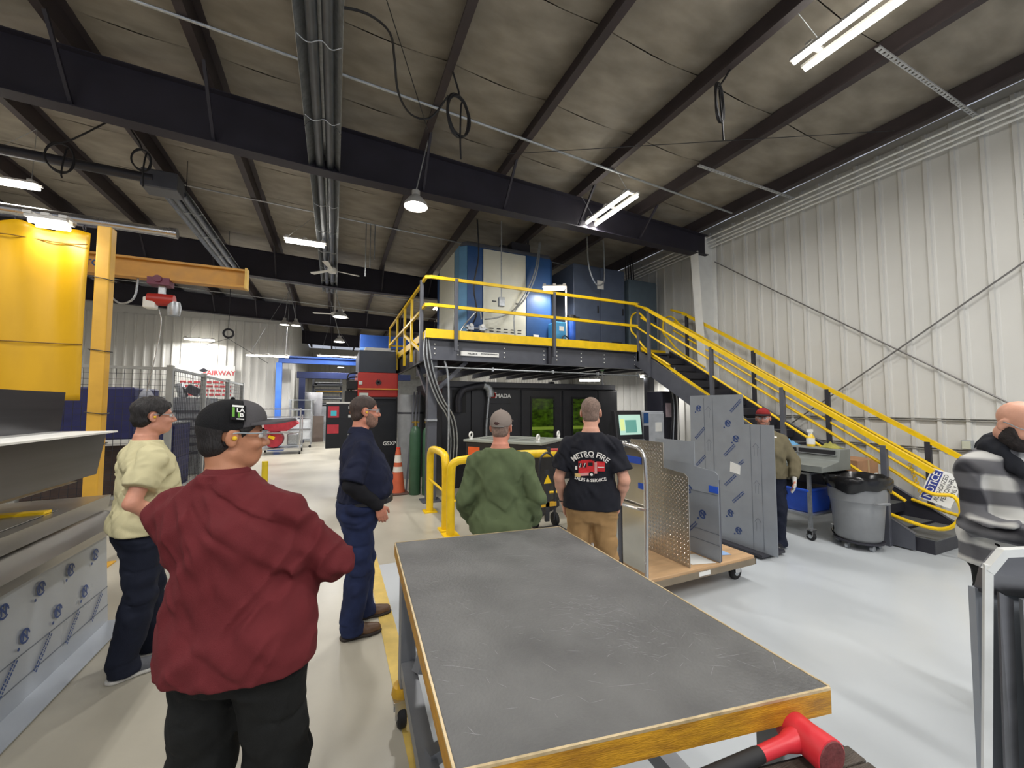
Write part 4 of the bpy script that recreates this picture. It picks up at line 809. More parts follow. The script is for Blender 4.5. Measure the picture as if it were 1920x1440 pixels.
part('plate', MB().prism([(3.3,y,z) for y, z in ((2.62,.252),(3.38,.252),(3.38,1.0),(2.62,1.0))],(.02,0,0)), STEEL, fs)
part('blue_tape', MB().bb(3.264,3.27,2.6,2.7,.88,.94), TAPE, fs); part('paper_tag', MB().bb(3.264,3.27,2.97,3.05,.58,.72), WHITE, fs)
ink, ln = marks(.72, .7, 11); Mf = frame((3.268,3.36,.3),(0,-1,0),(0,0,1)); part('film_print', tf(ink, Mf), INK, fs, kind='stuff')
l2 = MB()
for z in (.86,.5,.4): l2.bb(3.266,3.27,2.6,3.38,z,z+.004)
part('film_lines', l2, LINEK, fs)
one('paper_sheet', MB().prism([(3.0,2.68,.252),(3.24,2.62,.252),(3.24,2.86,.252),(3.04,2.9,.252)],(0,0,.002)), WHITE, 'crumpled white paper lying between the tread plate and the grey sheet', 'paper')
one('paper_sheet', MB().prism([(3.36,2.75,.252),(3.55,2.7,.252),(3.58,2.9,.252),(3.4,2.95,.252)],(0,0,.002)), mat('paper_blue',(150,180,220),.6), 'pale blue printed paper lying on the cart end', 'paper')
bs = thing('large_film_sheet', 'tallest stepped sheet with blue printed film standing behind the cart', 'metal sheet', (4.4,3.3,.0))
part('plate', MB().prism([(4.4,y,z) for y, z in ((2.79,.06),(3.9,.06),(3.9,1.83),(3.14,1.83),(3.14,1.48),(2.79,1.48))],(.006,0,0)), SG, bs)
part('support_dolly', MB().bb(4.3,4.7,2.9,3.8,.03,.06), DARKST, bs)
for y in (2.98,3.7): part('wheel', MB().lathe([(.03,-.02),(.03,.02)],12,(4.6,y,.03),Matrix.Rotation(R(90),4,'Y')), RUB, bs)
ink, ln = marks(1.08, 1.72, 5, bands=((.2,.33),(.82,.94)), step=(.26,.36)); Mf = frame((4.397,3.88,.08),(0,-1,0),(0,0,1))
keep = [f for f in ink.f if all(not (ink.v[i][0] > .73 and ink.v[i][1] > 1.38) for i in f)]; ink.f = keep; ink.sm = [False]*len(keep)
keep = [f for f in ln.f if all(not (ln.v[i][0] > .74 and ln.v[i][1] > 1.40) for i in f)]; ln.f = keep; ln.sm = [False]*len(keep)
for l_ in (.82,.94): ln.add([(l_-.002,0,0),(l_+.002,0,0),(l_+.002,1.39,0),(l_-.002,1.39,0)],[(0,1,2,3)])
part('film_print', tf(ink, Mf), INK, bs, kind='stuff'); part('film_lines', tf(ln, Mf), LINEK, bs)
part('paper_tag', MB().prism([(4.394,3.32,1.02),(4.394,3.19,.99),(4.394,3.2,.88),(4.394,3.33,.9)],(.004,0,0)), WHITE, bs)

# ------------------------------------------------------------------ work cart, bin, box at the stairs
wk = thing('work_cart', 'grey steel work cart with sloped desk top near the stairs', 'cart', (5.8,3.4,0))
DG = mat('desk_grey',(122,126,122),.5,var=.12)
for x in (5.52,6.08):
    for y in (3.08,3.85): part('leg', MB().bb(x-.018,x+.018,y-.018,y+.018,.13,.82), GALV, wk); caster(wk, x, y, .055, 'Y')
for z in (.3,.82): part('shelf', MB().bb(5.5,6.1,3.06,3.87,z,z+.025), GALV, wk)
part('desk_box', MB().prism([(5.48,2.9,.87),(6.1,2.9,.87),(6.1,2.9,1.14),(5.88,2.9,1.14),(5.84,2.9,.99),(5.48,2.9,.93)],(0,1.0,0)), DG, wk, bevel=.008)
part('pigeon_holes', MB().bb(5.855,5.87,2.95,3.85,1.0,1.12), BLACK, wk); part('pigeon_shelf', MB().bb(5.84,5.86,2.93,3.87,1.055,1.065).bb(5.84,5.86,3.38,3.4,1.0,1.12), GALV, wk); part('desk_ledge', MB().bb(5.46,5.48,2.9,3.9,.87,.945), DG, wk)
bb_ = thing('blue_tote', 'blue plastic tote on the lower shelf of the work cart', 'bin', (5.8,3.35,.325))
TB = mat('tote_blue',(38,82,190),.45); 
part('tub', MB().prism([(5.56,3.1,.325),(5.98,3.1,.325),(6.04,3.1,.62),(5.5,3.1,.62)],(0,.6,0)), TB, bb_, bevel=.01); part('rim', MB().bb(5.49,6.05,3.08,3.72,.6,.63), TB, bb_, bevel=.006); part('contents', MB().bb(5.53,6.01,3.12,3.68,.63,.635), BLACK, bb_); part('hand_slot', MB().bb(5.5,5.53,3.35,3.47,.52,.57), BLACK, bb_)
sb = thing('spray_bottle', 'yellow and white spray bottle on top of the work cart', 'bottle', (5.99,3.3,1.14)); part('body', MB().lathe([(.045,0),(.05,.02),(.05,.12),(.02,.17)],14), mat('bottle_yellow',(236,200,60),.35), sb, world=False); part('label', MB().lathe([(.0505,.03),(.0505,.11)],14,caps=False), WHITE, sb, world=False); part('trigger_head', MB().bb(-.05,.03,-.018,.018,.19,.23).lathe([(.02,.17),(.02,.19)],10).bb(-.04,-.03,-.01,.01,.14,.19), WHITE, sb, world=False)
def rag(x, y, z, m, label):
    mb = MB(); n = 12; vs = []
    for j in range(n+1):
        for i in range(n+1):
            u, v = i/n-.5, j/n-.5; hgt = .05*max(0,1-4*(u*u+v*v))*(1+.7*math.sin(17*u+3*v)*math.cos(13*v-5*u))
            vs.append((x+u*.16, y+v*.24, z+.004+hgt))
    o = one('rag', mb.add(vs, [(j*(n+1)+i,j*(n+1)+i+1,(j+1)*(n+1)+i+1,(j+1)*(n+1)+i) for j in range(n) for i in range(n)], True), m, label, 'cloth'); s_ = o.modifiers.new('s','SOLIDIFY'); s_.thickness = .004
rag(5.98,3.58,1.14,mat('rag_blue',(96,150,190),.8),'crumpled light blue rag on the work cart'); rag(5.98,3.06,1.14,mat('rag_olive',(150,146,70),.8),'crumpled olive rag on the work cart')
tb = thing('trash_can', 'round grey plastic trash can with black bag on a dolly by the stairs', 'trash can', (5.82,2.72,0))
TG = mat('trash_grey',(138,140,142),.5,var=.12,scale=4)
part('tub', MB().lathe([(.2,.1),(.225,.13),(.255,.5),(.265,.56),(.275,.57),(.285,.78),(.29,.8)],28,caps=False).lathe([(.2,.1),(.2,.102)],28), TG, tb, world=False); part('rim', MB().lathe([(.285,.78),(.31,.79),(.31,.83),(.29,.84)],28,caps=False), TG, tb, world=False)
bag = MB(); n = 36; prof = ((.3,.70),(.322,.76),(.325,.83),(.30,.86),(.27,.83),(.2,.68)); vs = []
for k, (r_, z) in enumerate(prof):
    for j in range(n): a = 2*math.pi*j/n; q = r_+.008*math.sin(5*a+k)+.006*math.sin(11*a+2*k); vs.append((q*math.cos(a),q*math.sin(a),z+(.03*math.sin(3*a+1)+.015*math.sin(7*a) if k==0 else .006*math.sin(9*a))))
bag.add(vs,[(i*n+j,i*n+(j+1)%n,(i+1)*n+(j+1)%n,(i+1)*n+j) for i in range(len(prof)-1) for j in range(n)],True)
bag.lathe([(.2,.68),(.14,.62),(.01,.6)],36,caps=False); part('liner_bag', bag, mat('bag_black',(22,22,24),.25,var=.1), tb, world=False)
for a in (-1.9,1.2): part('handle', tf(MB().tube([(.28,-.07,.56),(.33,-.06,.58),(.33,.06,.58),(.28,.07,.56)],.014,8), Matrix.Rotation(a,4,'Z')), TG, tb, world=False)
part('dolly', MB().lathe([(.2,.07),(.24,.08),(.24,.1)],24), DARKST, tb, world=False)
for k in range(5): a = 1.25*k+.5; part('wheel', MB().lathe([(.035,-.015),(.035,.015)],12,(.19*math.cos(a),.19*math.sin(a),.035),Matrix.Rotation(R(90),4,'X')), GALV, tb, world=False)
cb = thing('cardboard_box', 'brown cardboard box resting on the stair treads behind the work cart', 'box', (6.75,3.15,.5)); part('carton', MB().bb(6.48,7.0,3.0,3.35,.57,.95), mat('cardboard',(170,128,94),.7), cb, bevel=.006); part('flap_tape', MB().bb(6.72,6.76,2.995,3.0,.57,.95), mat('box_tape',(190,160,120),.4), cb); part('label', MB().bb(6.88,6.96,2.996,3.0,.66,.76), WHITE, cb)

# ------------------------------------------------------------------ big work table, mallet, tool board
TT = mat('table_rubber', (104,104,103), .5, var=.16, scale=4, bump=.25, bscale=90, col2=(80,80,80), detail=9)
tb = thing('work_table', 'large steel work table with worn dark grey top and yellow edge', 'table', (.8,1.55,0))
FL, FR, NR, NL = (.335,2.36),(1.335,2.235),(1.27,.68),(.255,.86); q4 = [NL,NR,FR,FL]; ZT = .92
part('table_top', MB().prism([(x,y,ZT-.012) for x, y in q4],(0,0,.012)), TT, tb, bevel=.003)
sc = MB(); rnd = random.Random(4)
for k in range(420):
    u, v = rnd.random(), rnd.random(); 
    if k > 250: u, v = .62+rnd.gauss(0,.08), .30+rnd.gauss(0,.07)
    p = Vector(NL).lerp(Vector(NR),u).lerp(Vector(FL).lerp(Vector(FR),u),v); 
    if not (.02 < u < .98 and .03 < v < .97): continue
    a = rnd.gauss(2.6,.5); l_ = rnd.uniform(.004,.03) if k > 60 else rnd.uniform(.02,.07); w = .0006 if k > 60 else .0007; d_ = Vector((math.cos(a),math.sin(a))); n_ = Vector((-d_.y,d_.x))*w
    sc.add([(p+s_).to_3d()+Vector((0,0,ZT+.0006)) for s_ in (-d_*l_-n_*.3, -d_*l_*.2-n_, d_*l_, d_*l_*.1+n_)],[(0,1,2,3)])
part('scratches', sc, mat('scratch_light',(150,150,152),.5), tb, kind='stuff', label='pale scratches and scuffs')
def edge(a, b, z0, z1, t, m, name, **k):
    a = Vector(a); b = Vector(b); d_ = (b-a).normalized(); n_ = Vector((d_.y,-d_.x))*t
    return part(name, MB().prism([(a.x,a.y,z0),(b.x,b.y,z0),(b.x+n_.x,b.y+n_.y,z0),(a.x+n_.x,a.y+n_.y,z0)],(0,0,z1-z0)), m, tb, **k)
ET = mat('edge_worn_yellow', (204,150,30), .5, var=.35, scale=10, bump=.3, stretch=(1,1,6), col2=(150,104,26)); BE = mat('edge_bare', (196,176,138), .4, .3, var=.2, scale=30)
for a, b in ((NL,NR),(NR,FR),(FR,FL),(FL,NL)): edge(a, b, .852, ZT-.004, .006, ET, 'edge_band'); edge(a, b, ZT-.006, ZT+.001, .0065, BE, 'edge_lip')
LEGM = mat('leg_grey', (140,142,146), .42, .4, var=.1)
inn = [(.39,2.26),(1.27,2.15),(1.2,.78),(.32,.93)]
for x, y in inn:
    part('leg', MB().bb(x-.04,x+.04,y-.04,y+.04,.2,.852), LEGM, tb, bevel=.004)
part('lower_frame', MB().bar((.33,.93,.3),(.39,2.26,.3),.07,.07).bar((1.2,.78,.3),(1.27,2.15,.3),.07,.07).bar((.33,.93,.3),(1.2,.78,.3),.07,.07).bar((.39,2.26,.3),(1.27,2.15,.3),.07,.07), LEGM, tb)
part('diagonal_brace', MB().bar((.42,2.1,.34),(.6,2.2,.7),.05,.05), LEGM, tb); part('cross_brace', MB().bar((.36,1.6,.33),(.9,1.75,.33),.05,.05), LEGM, tb); part('apron', MB().bar((.33,.93,.82),(.39,2.26,.82),.05,.06).bar((1.2,.78,.82),(1.27,2.15,.82),.05,.06), LEGM, tb)
for x, y in inn:
    caster(tb, x-.03, y-.02, .06, 'Y'); part('caster_mount', MB().lathe([(.05,.14),(.06,.16),(.05,.2)],14,(x-.02,y,0)), YELD, tb)
bd = thing('tool_board', 'dark ribbed wooden tool stand top close to the camera below the table edge', 'stand', (1.0,.55,0))
DWD = mat('dark_wood', (74,66,58), .6, var=.3, scale=4, stretch=(1,14,4), bump=.4, bscale=40)
p0, p1 = Vector((.5,.785,0)), Vector((1.27,.64,0)); dv = (p1-p0).normalized(); nv = Vector((dv.y,-dv.x,0))
for k in range(7):
    a = p0+nv*.05*k; b = p1+nv*.05*k; c = nv*.046; part('plank', MB().prism([(v.x,v.y,.765) for v in (a,b,b+c,a+c)],(0,0,.03)), DWD, bd, bevel=.003)
part('edge_strip', MB().prism([(v.x,v.y,.75) for v in (p0-nv*.012,p1-nv*.012,p1,p0)],(0,0,.035)), RUB, bd)
for v in (p0+nv*.05,p1-dv*.08+nv*.05,p0+nv*.28,p1-dv*.08+nv*.28): part('leg', MB().bb(v.x-.02,v.x+.04,v.y-.03,v.y+.03,0,.765), DARKST, bd)
ml = thing('mallet', 'red dead blow mallet lying on the dark wooden stand', 'hammer', (1.12,.69,.795))
MR = mat('mallet_red',(206,46,56),.42,var=.06,bump=.06); h0, h1 = Vector((1.143,.722,.840)), Vector((1.125,.602,.840)); hx = (h1-h0)
part('head', MB().tube([h0-hx*.02,h0,h0+hx*.05,h0+hx*.5,h0+hx*.95,h1,h1+hx*.015],[.026,.036,.041,.04,.044,.044,.04],20), MR, ml)
part('face', MB().tube([h1+hx*.012,h1+hx*.03],[.041,.039],20), mat('mallet_face',(110,52,52),.7,var=.25,scale=40,bump=.4), ml)
hm = h0+hx*.42; hv = (Vector((.79,.71,.82))-hm).normalized()
part('neck', MB().tube([hm,hm+hv*.045,hm+hv*.07,hm+hv*.15],[.032,.026,.019,.017],14), MR, ml); part('grip', MB().tube([hm+hv*.148,hm+hv*.16,hm+hv*.33],[.017,.0185,.019],14), RUB, ml)
# ------------------------------------------------------------------ upright fabricated box at the lower right
fb = thing('fabricated_panel', 'upright bent stainless housing at the lower right corner', 'metal housing', (2.2,.45,0))
pA, pB = Vector((1.955,.60,0)), Vector((2.02,.565,0)); 
part('side_wall', MB().prism([(1.93,.62,.0),(1.945,.605,.0),(2.0,.565,1.17),(1.985,.58,1.17)],(.02,.012,0)), mat('edge_white',(214,216,214),.4,.3), fb)
part('top_rail', MB().prism([(1.985,.575,1.155),(2.02,.545,1.225),(2.5,.30,1.26),(2.5,.30,1.235),(2.03,.54,1.2),(2.0,.565,1.14)],(.015,.02,0)), 'edge_white', fb)
part('top_cover', MB().prism([(2.0,.575,1.15),(2.035,.55,1.21),(2.55,.30,1.25),(2.6,.30,1.02),(2.03,.60,1.06)],(.02,.03,0)), SS, fb)
part('back_wall', MB().prism([(2.0,.62,0),(2.6,.36,0),(2.6,.36,1.04),(2.03,.62,1.07)],(.01,.02,0)), SG, fb); part('inner_flange', MB().prism([(1.99,.575,0),(2.06,.565,0),(2.085,.55,1.05),(2.03,.565,1.08)],(.003,.006,0)), SS, fb)
part('inner_panel', MB().prism([(2.06,.53,0),(2.6,.25,0),(2.6,.25,1.05),(2.085,.53,1.06)],(.006,.01,0)), mat('panel_dull',(138,140,142),.45,.4,var=.08), fb)
t = thing('short_bollard', 'short yellow post standing in the aisle behind the man in maroon', 'post', (-.8,6.0,0)); part('tube', MB().tube([(-.8,6,.02),(-.8,6,.98)],.036,12), mat('bollard_yellow',(206,180,30),.5), t); part('base_plate', MB().bb(-.9,-.7,5.9,6.1,0,.02), 'bollard_yellow', t)

t = thing('wall_outlet', 'small grey outlet box on the ribbed wall behind the plaid jacket', 'outlet', (7.65,2.32,1.12)); part('box', MB().bb(7.6,7.68,2.27,2.37,1.12,1.24), GALV, t, bevel=.006); part('plate', MB().bb(7.595,7.6,2.28,2.36,1.13,1.23), mat('outlet_ivory',(196,198,180),.5), t)
# ------------------------------------------------------------------ people: implicit surfaces meshed with surface nets
NL_ = np.random.RandomState(5).rand(32,32,32).astype(np.float32)
def vnoise(x, y, z):
    x, y, z = np.broadcast_arrays(x, y, z)
    i, j, k = np.floor(x).astype(int), np.floor(y).astype(int), np.floor(z).astype(int); u, v, w = x-i, y-j, z-k
    u, v, w = u*u*(3-2*u), v*v*(3-2*v), w*w*(3-2*w); r = 0
    for a in (0,1):
        for b in (0,1):
            for c in (0,1): r = r+NL_[(i+a)%32,(j+b)%32,(k+c)%32]*(u if a else 1-u)*(v if b else 1-v)*(w if c else 1-w)
    return r-.5
def axis(lo, hi, h0, fine, h1):
    out = [lo]
    while out[-1] < hi: out.append(out[-1]+(h1 if any(a <= out[-1] <= b for a, b in fine) else h0))
    return np.array(out, np.float32)
class Field:
    def __init__(s, xs, ys, zs): s.ax = (xs,ys,zs); s.F = np.full((len(xs),len(ys),len(zs)), .5, np.float32)
    def sub(s, lo, hi):
        sl = tuple(slice(max(0,np.searchsorted(a,l)-1), np.searchsorted(a,h)+1) for a,l,h in zip(s.ax,lo,hi))
        return sl, s.ax[0][sl[0]][:,None,None], s.ax[1][sl[1]][None,:,None], s.ax[2][sl[2]][None,None,:]
    def put(s, sl, d, k, op='u'):
        A = s.F[sl]
        if op == 'u':
            if k: h = np.clip(.5+.5*(A-d)/k,0,1); A[...] = A*(1-h)+d*h-k*h*(1-h)
            else: A[...] = np.minimum(A,d)
        elif op == 'c':   # carve d away
            if k: h = np.clip(.5-.5*(A+d)/k,0,1); A[...] = A*(1-h)-d*h+k*h*(1-h)
            else: A[...] = np.maximum(A,-d)
    def cone(s, a, b, ra, rb, k=.02, op='u', flat=None):
        a = np.array(a,float); b = np.array(b,float); m = max(ra,rb)+.06
        sl, x, y, z = s.sub(np.minimum(a,b)-m, np.maximum(a,b)+m); d = b-a; L = d@d+1e-9
        t = np.clip(((x-a[0])*d[0]+(y-a[1])*d[1]+(z-a[2])*d[2])/L,0,1)
        q = np.sqrt((x-a[0]-t*d[0])**2+(y-a[1]-t*d[1])**2+(z-a[2]-t*d[2])**2)-(ra+(rb-ra)*t); s.put(sl,q.astype(np.float32),k,op)
    def ell(s, c, r, k=.02, op='u', M=None, grow=.06):
        m = max(r)+grow; sl, x, y, z = s.sub([v-m for v in c],[v+m for v in c]); x, y, z = x-c[0], y-c[1], z-c[2]
        if M is not None: x, y, z = (M[0][0]*x+M[1][0]*y+M[2][0]*z, M[0][1]*x+M[1][1]*y+M[2][1]*z, M[0][2]*x+M[1][2]*y+M[2][2]*z)
        k0 = np.sqrt((x/r[0])**2+(y/r[1])**2+(z/r[2])**2); k1 = np.sqrt((x/r[0]**2)**2+(y/r[1]**2)**2+(z/r[2]**2)**2)+1e-9
        s.put(sl,(k0*(k0-1)/k1).astype(np.float32),k,op)
    def torso(s, prof, k=.02, lean=0., lx=0.):
        P = np.array(prof); z0, z1 = P[0,0], P[-1,0]; m = P[:,1:3].max()+.08
        sl, x, y, z = s.sub((-m,-m-.1,z0-.05),(m,m+.1,z1+.05)); zz = z.ravel()
        zi = np.linspace(z0,z1,60); sm = [np.convolve(np.pad(np.interp(zi,P[:,0],P[:,c]),3,mode='edge'),np.ones(7)/7,'valid') for c in (1,2,3)]
        a, b, yc = [np.interp(zz,zi,q)[None,None,:] for q in sm]; yc = yc+lean*np.maximum(0,zz-1.0)[None,None,:]
        x = x-lx*np.maximum(0,zz-1.0)[None,None,:]; e = 2.3; d = ((np.abs(x)/a)**e+(np.abs(y-yc)/b)**e)**(1/e); d = (d-1)*np.minimum(a,b)*1.05
        d = np.maximum(d, np.maximum(z0-z, z-z1)); s.put(sl,d.astype(np.float32),k)
    def limit(s, fn): s.F = np.maximum(s.F, fn(s.ax[0][:,None,None],s.ax[1][None,:,None],s.ax[2][None,None,:])).astype(np.float32)
    def wrinkle(s, amp, f=(7,7,20), sh=0., seed=0):
        m = s.F < .05; ii = np.nonzero(m); x, y, z = s.ax[0][ii[0]], s.ax[1][ii[1]], s.ax[2][ii[2]]
        n = vnoise(x*f[0]+seed, y*f[1]+seed*1.7, (z+sh*np.abs(x))*f[2]); n2 = vnoise(x*f[0]*2.1+9, y*f[1]*2.1+seed, (z-sh*np.abs(x)*1.5)*f[2]*.8)
        n3 = vnoise(x*f[0]*.55+31, y*f[1]*.55+seed*3.1, (z+sh*.7*x)*f[2]*.5+seed); n4 = vnoise(x*3+seed,y*3,z*5)
        s.F[ii] -= amp*(n*1.8-np.abs(n2)*1.6+.3) - amp*.75*np.exp(-(n3/.045)**2)*np.clip(.5+3*n4,0,1)
    def mesh(s, name, m, scale=1.):
        F = s.F; ins = F < 0; nx, ny, nz = F.shape; c = ins[:-1,:-1,:-1].astype(np.int8)
        for a in (0,1):
            for b in (0,1):
                for d in (0,1):
                    if a+b+d: c = c+ins[a:nx-1+a,b:ny-1+b,d:nz-1+d]
        act = np.nonzero((c>0)&(c<8)); idx = np.full(c.shape,-1,np.int32); n = len(act[0]); idx[act] = np.arange(n)
        acc = np.zeros((n,3)); cnt = np.zeros(n); X = s.ax
        cor = [(a,b,d) for a in (0,1) for b in (0,1) for d in (0,1)]
        for p in cor:
            for ax in range(3):
                if p[ax]: continue
                q = list(p); q[ax] = 1
                fa = F[act[0]+p[0],act[1]+p[1],act[2]+p[2]]; fb = F[act[0]+q[0],act[1]+q[1],act[2]+q[2]]; cr = (fa<0)!=(fb<0)
                t = np.where(cr, fa/np.where(cr,fa-fb,1), 0)
                for d in range(3):
                    pa = X[d][act[d]+p[d]]; pb = X[d][act[d]+q[d]]; acc[:,d] += np.where(cr,pa+(pb-pa)*t,0)
                cnt += cr
        V = acc/np.maximum(cnt,1)[:,None]*scale; Q = []
        for ax in range(3):
            A = ins.take(range(F.shape[ax]-1),ax); B = ins.take(range(1,F.shape[ax]),ax); e = np.nonzero(A!=B); o1, o2 = [(1,2),(2,0),(0,1)][ax]
            ok = (e[o1]>0)&(e[o2]>0)&(e[o1]<F.shape[o1]-1)&(e[o2]<F.shape[o2]-1); e = [q[ok] for q in e]; sgn = A[tuple(e)]
            def g(d1,d2):
                i = [e[0].copy(),e[1].copy(),e[2].copy()]; i[o1] -= d1; i[o2] -= d2; return idx[tuple(i)]
            q = np.stack([g(0,0),g(1,0),g(1,1),g(0,1)],1); q[~sgn] = q[~sgn][:,::-1]; Q.append(q)
        Q = np.concatenate(Q); Q = Q[(Q>=0).all(1)]
        me = bpy.data.meshes.new(name); me.vertices.add(len(V)); me.vertices.foreach_set('co', V.astype(np.float32).ravel())
        me.loops.add(len(Q)*4); me.loops.foreach_set('vertex_index', Q.ravel().astype(np.int32)); me.polygons.add(len(Q))
        me.polygons.foreach_set('loop_start', np.arange(0,len(Q)*4,4,dtype=np.int32)); me.polygons.foreach_set('use_smooth', np.ones(len(Q),bool))
        me.materials.append(MATS[m] if isinstance(m,str) else m); me.update(calc_edges=True); me.validate(); return me
def fabric(name, col, rough=.85, var=.08, col2=None, scale=14, bump=.25):
    return mat(name, col, rough, 0, var, scale, bump, 420, col2=col2, rvar=.05, spec=.2)
def skin(name, col): return mat(name, col, .5, 0, .08, 22, .06, 130, spec=.4, rvar=.05)
TORSO = [(.80,.13,.10,-.01),(.86,.165,.12,-.015),(.93,.172,.125,-.018),(1.05,.158,.108,.0),(1.18,.160,.112,.005),(1.28,.174,.12,.005),(1.35,.180,.116,-.004),(1.40,.158,.098,-.012),(1.445,.118,.08,-.018),(1.485,.082,.066,-.018),(1.53,.058,.056,-.012)]
def shape(g=1., belly=0., gd=None):
    out = []
    for z, a, b, yc in TORSO:
        w = math.exp(-((z-1.1)/.14)**2); q = 1 if z < 1.36 else max(0,(1.53-z)/.17); f = 1+(g-1)*q; fd = 1+((gd or g)-1)*q
        out.append((z, a*f+belly*w*.45, b*fd+belly*w*.55, yc+belly*w*.45))
    return out
def person(label, loc, rz, H, g=1., belly=0., arms=None, yaw=0., pitch=0., skin_m=None, shirt=None, trousers=None, shoe_m=None, feet=None, hair=None, beard=None, cap=None, glasses=False, plug=False, lean=0., brow=None, hand=None, undersleeve=None, collar=None, gd=None, hem_tilt=0., lx=0., hx=0.):
    s = H/1.78; prof = shape(g, belly, gd); Rz = Matrix.Rotation(-yaw,3,'Z'); Rh = Rz @ Matrix.Rotation(-pitch,3,'X')
    tl = lambda p: (p[0]+lx*max(0,p[2]-1.0), p[1]+lean*max(0,p[2]-1.0), p[2])
    piv = Vector(tl((0,-.012,1.525)))+Vector((hx,0,0)); HO = piv+Rh @ Vector((0,.035,.14)); hp = lambda p: tuple(HO+Rh @ Vector(p)); Mh = [list(r) for r in Rh]
    feet = feet or [(-.12,0,0),(.12,.03,0)]; sk = skin_m
    legs = []
    for sd, f in zip((-1,1), feet):
        hip = Vector((sd*.09*g,-.01,.92)); ank = Vector((f[0],f[1]-.045,.085)); kn = hip.lerp(ank,.52)+Vector((sd*.012,.03,0)); legs.append((hip,kn,ank,f))
    A = []
    for sd, a in zip((-1,1), arms): 
        sh = Vector(tl((sd*.18*(.5+.5*g),-.012,1.385))); A.append((sh, Vector(tl(a['e'])), Vector(tl(a['w'])), a, sd))
    hz = [(HO.x-.13,HO.x+.13),(HO.y-.15,HO.y+.19),(HO.z-.14,HO.z+.15)]; fine = [[hz[0]],[hz[1]],[hz[2]]]
    for sh, e, w, a, sd in A:
        if a.get('hand'):
            for i in range(3): fine[i].append((w[i]-.07,w[i]+.1 if i else w[i]+.08))
    zfine = fine[2]+( [] )
    xs = axis(-.52,.52,.011,fine[0],.0052); ys = axis(-.34,.5,.011,fine[1],.0052); zs = axis(-.01,1.86,.012,zfine,.0052)
    # -- body
    B = Field(xs,ys,zs); B.torso([(z,a-.004,b-.004,y) for z,a,b,y in prof], lean=lean, lx=lx)
    B.cone(tl((0,-.02,1.47)), hp((0,-.028,-.07)), .062, .057, .03)
    for hip, kn, an, f in legs: B.cone(hip,kn,.085,.055,.03); B.cone(kn,an,.052,.036,.02); B.cone(an,(an.x,an.y+.06,.05),.036,.03,.01)
    for sh, e, w, a, sd in A:
        B.cone(tl((sd*.05,-.018,1.455)),sh,.045,.056,.03); B.cone(sh,e,.056*(.6+.4*g),.042,.02); B.cone(e,e.lerp(w,.3),.042,.043*(.7+.3*g),.015); B.cone(e.lerp(w,.3),w,.043*(.7+.3*g),.027,.015)
        d = (Vector(a['d']) if 'd' in a else (w-e)).normalized(); n = Vector(a.get('n',(-sd,0,0))); n = (n-d*n.dot(d)).normalized(); t = Vector(a.get('t',(0,1,0))); t = (t-d*t.dot(d)-n*t.dot(n)).normalized(); cu = a.get('curl',.5)
        for i in range(4):
            kx = w+d*(.088-.006*abs(i-1.2))+t*(.028-.019*i); B.cone(w+d*.012+t*(.014-.009*i),kx,.017,.0125,.01)
            p = kx; L_ = (.94,1.05,1.,.8)[i]; an = cu*.6
            for q, (ll,rr) in enumerate(((.042,.0098),(.027,.009),(.021,.0082))):
                dd = d*math.cos(an)+n*math.sin(an); p2 = p+dd*ll*L_; B.cone(p,p2,rr,rr*.93,.004); p = p2; an += cu
        p0 = w+d*.025+t*.018; p1 = p0+d*.03+t*.032+n*.01; p2 = p1+d*.032+t*.006+n*.014*(1+cu); B.cone(p0,p1,.016,.0125,.01); B.cone(p1,p2,.012,.0095,.004); B.cone(p2,p2+d*.022+n*.008,.0095,.0085,.003)
    B.ell(hp((0,-.012,.036)),(.077,.099,.088),.0,M=Mh); B.ell(hp((0,.022,-.035)),(.064,.074,.084),.03,M=Mh); B.ell(hp((0,.048,-.087)),(.04,.042,.03),.03,M=Mh)
    B.cone(hp((-.045,-.0,-.07)),hp((-.02,.055,-.095)),.022,.018,.02); B.cone(hp((.045,-.0,-.07)),hp((.02,.055,-.095)),.022,.018,.02)
    B.cone(hp((-.034,.078,.02)),hp((.034,.078,.02)),.014,.014,.012)
    for sd in (-1,1): B.ell(hp((sd*.032,.098,.001)),(.018,.012,.011),.012,'c',M=Mh); B.ell(hp((sd*.04,.07,-.032)),(.02,.02,.016),.02,M=Mh)
    B.cone(hp((0,.09,.012)),hp((0,.113,-.03)),.0095,.0125,.012); B.cone(hp((-.012,.1,-.036)),hp((.012,.1,-.036)),.0085,.0085,.008)
    B.cone(hp((-.02,.088,-.062)),hp((.02,.088,-.062)),.0085,.0085,.008); B.cone(hp((-.018,.087,-.073)),hp((.018,.087,-.073)),.0085,.0085,.006); B.cone(hp((-.024,.1,-.0672)),hp((.024,.1,-.0672)),.0035,.0035,.003,'c')
    for sd in (-1,1):
        Me = Rh @ Matrix.Rotation(sd*.25,3,'Z') @ Matrix.Rotation(-.15,3,'X'); Me = [list(r) for r in Me]
        B.ell(hp((sd*.08,-.012,-.004)),(.010,.022,.033),.006,M=Me); B.ell(hp((sd*.09,-.006,.002)),(.008,.012,.019),.004,'c',M=Me); B.ell(hp((sd*.079,-.008,-.03)),(.008,.011,.01),.008,M=Me)
    root = link('person', B.mesh('person', sk, s), None, loc, (0,0,rz)); MW[root] = Matrix.Translation(loc) @ Matrix.Rotation(rz,4,'Z'); tag(root, label, 'person')
    def kid(name, me, lab=None, kind=None):
        o = link(name, me, root); 
        if lab: o['label'] = lab
        return o
    def kmb(name, mb, m, lab=None): return kid(name, mb.mesh(name, m, Matrix.Scale(s,4)), lab)
    # -- trousers
    cx = axis(-.42,.42,.0095,[],1); cy = axis(-.34,.42,.0095,[],1)
    T = Field(cx,cy,axis(.02,1.16,.0095,[],1)); tp = trousers; lo = tp.get('loose',.0); top = tp.get('top',1.03)
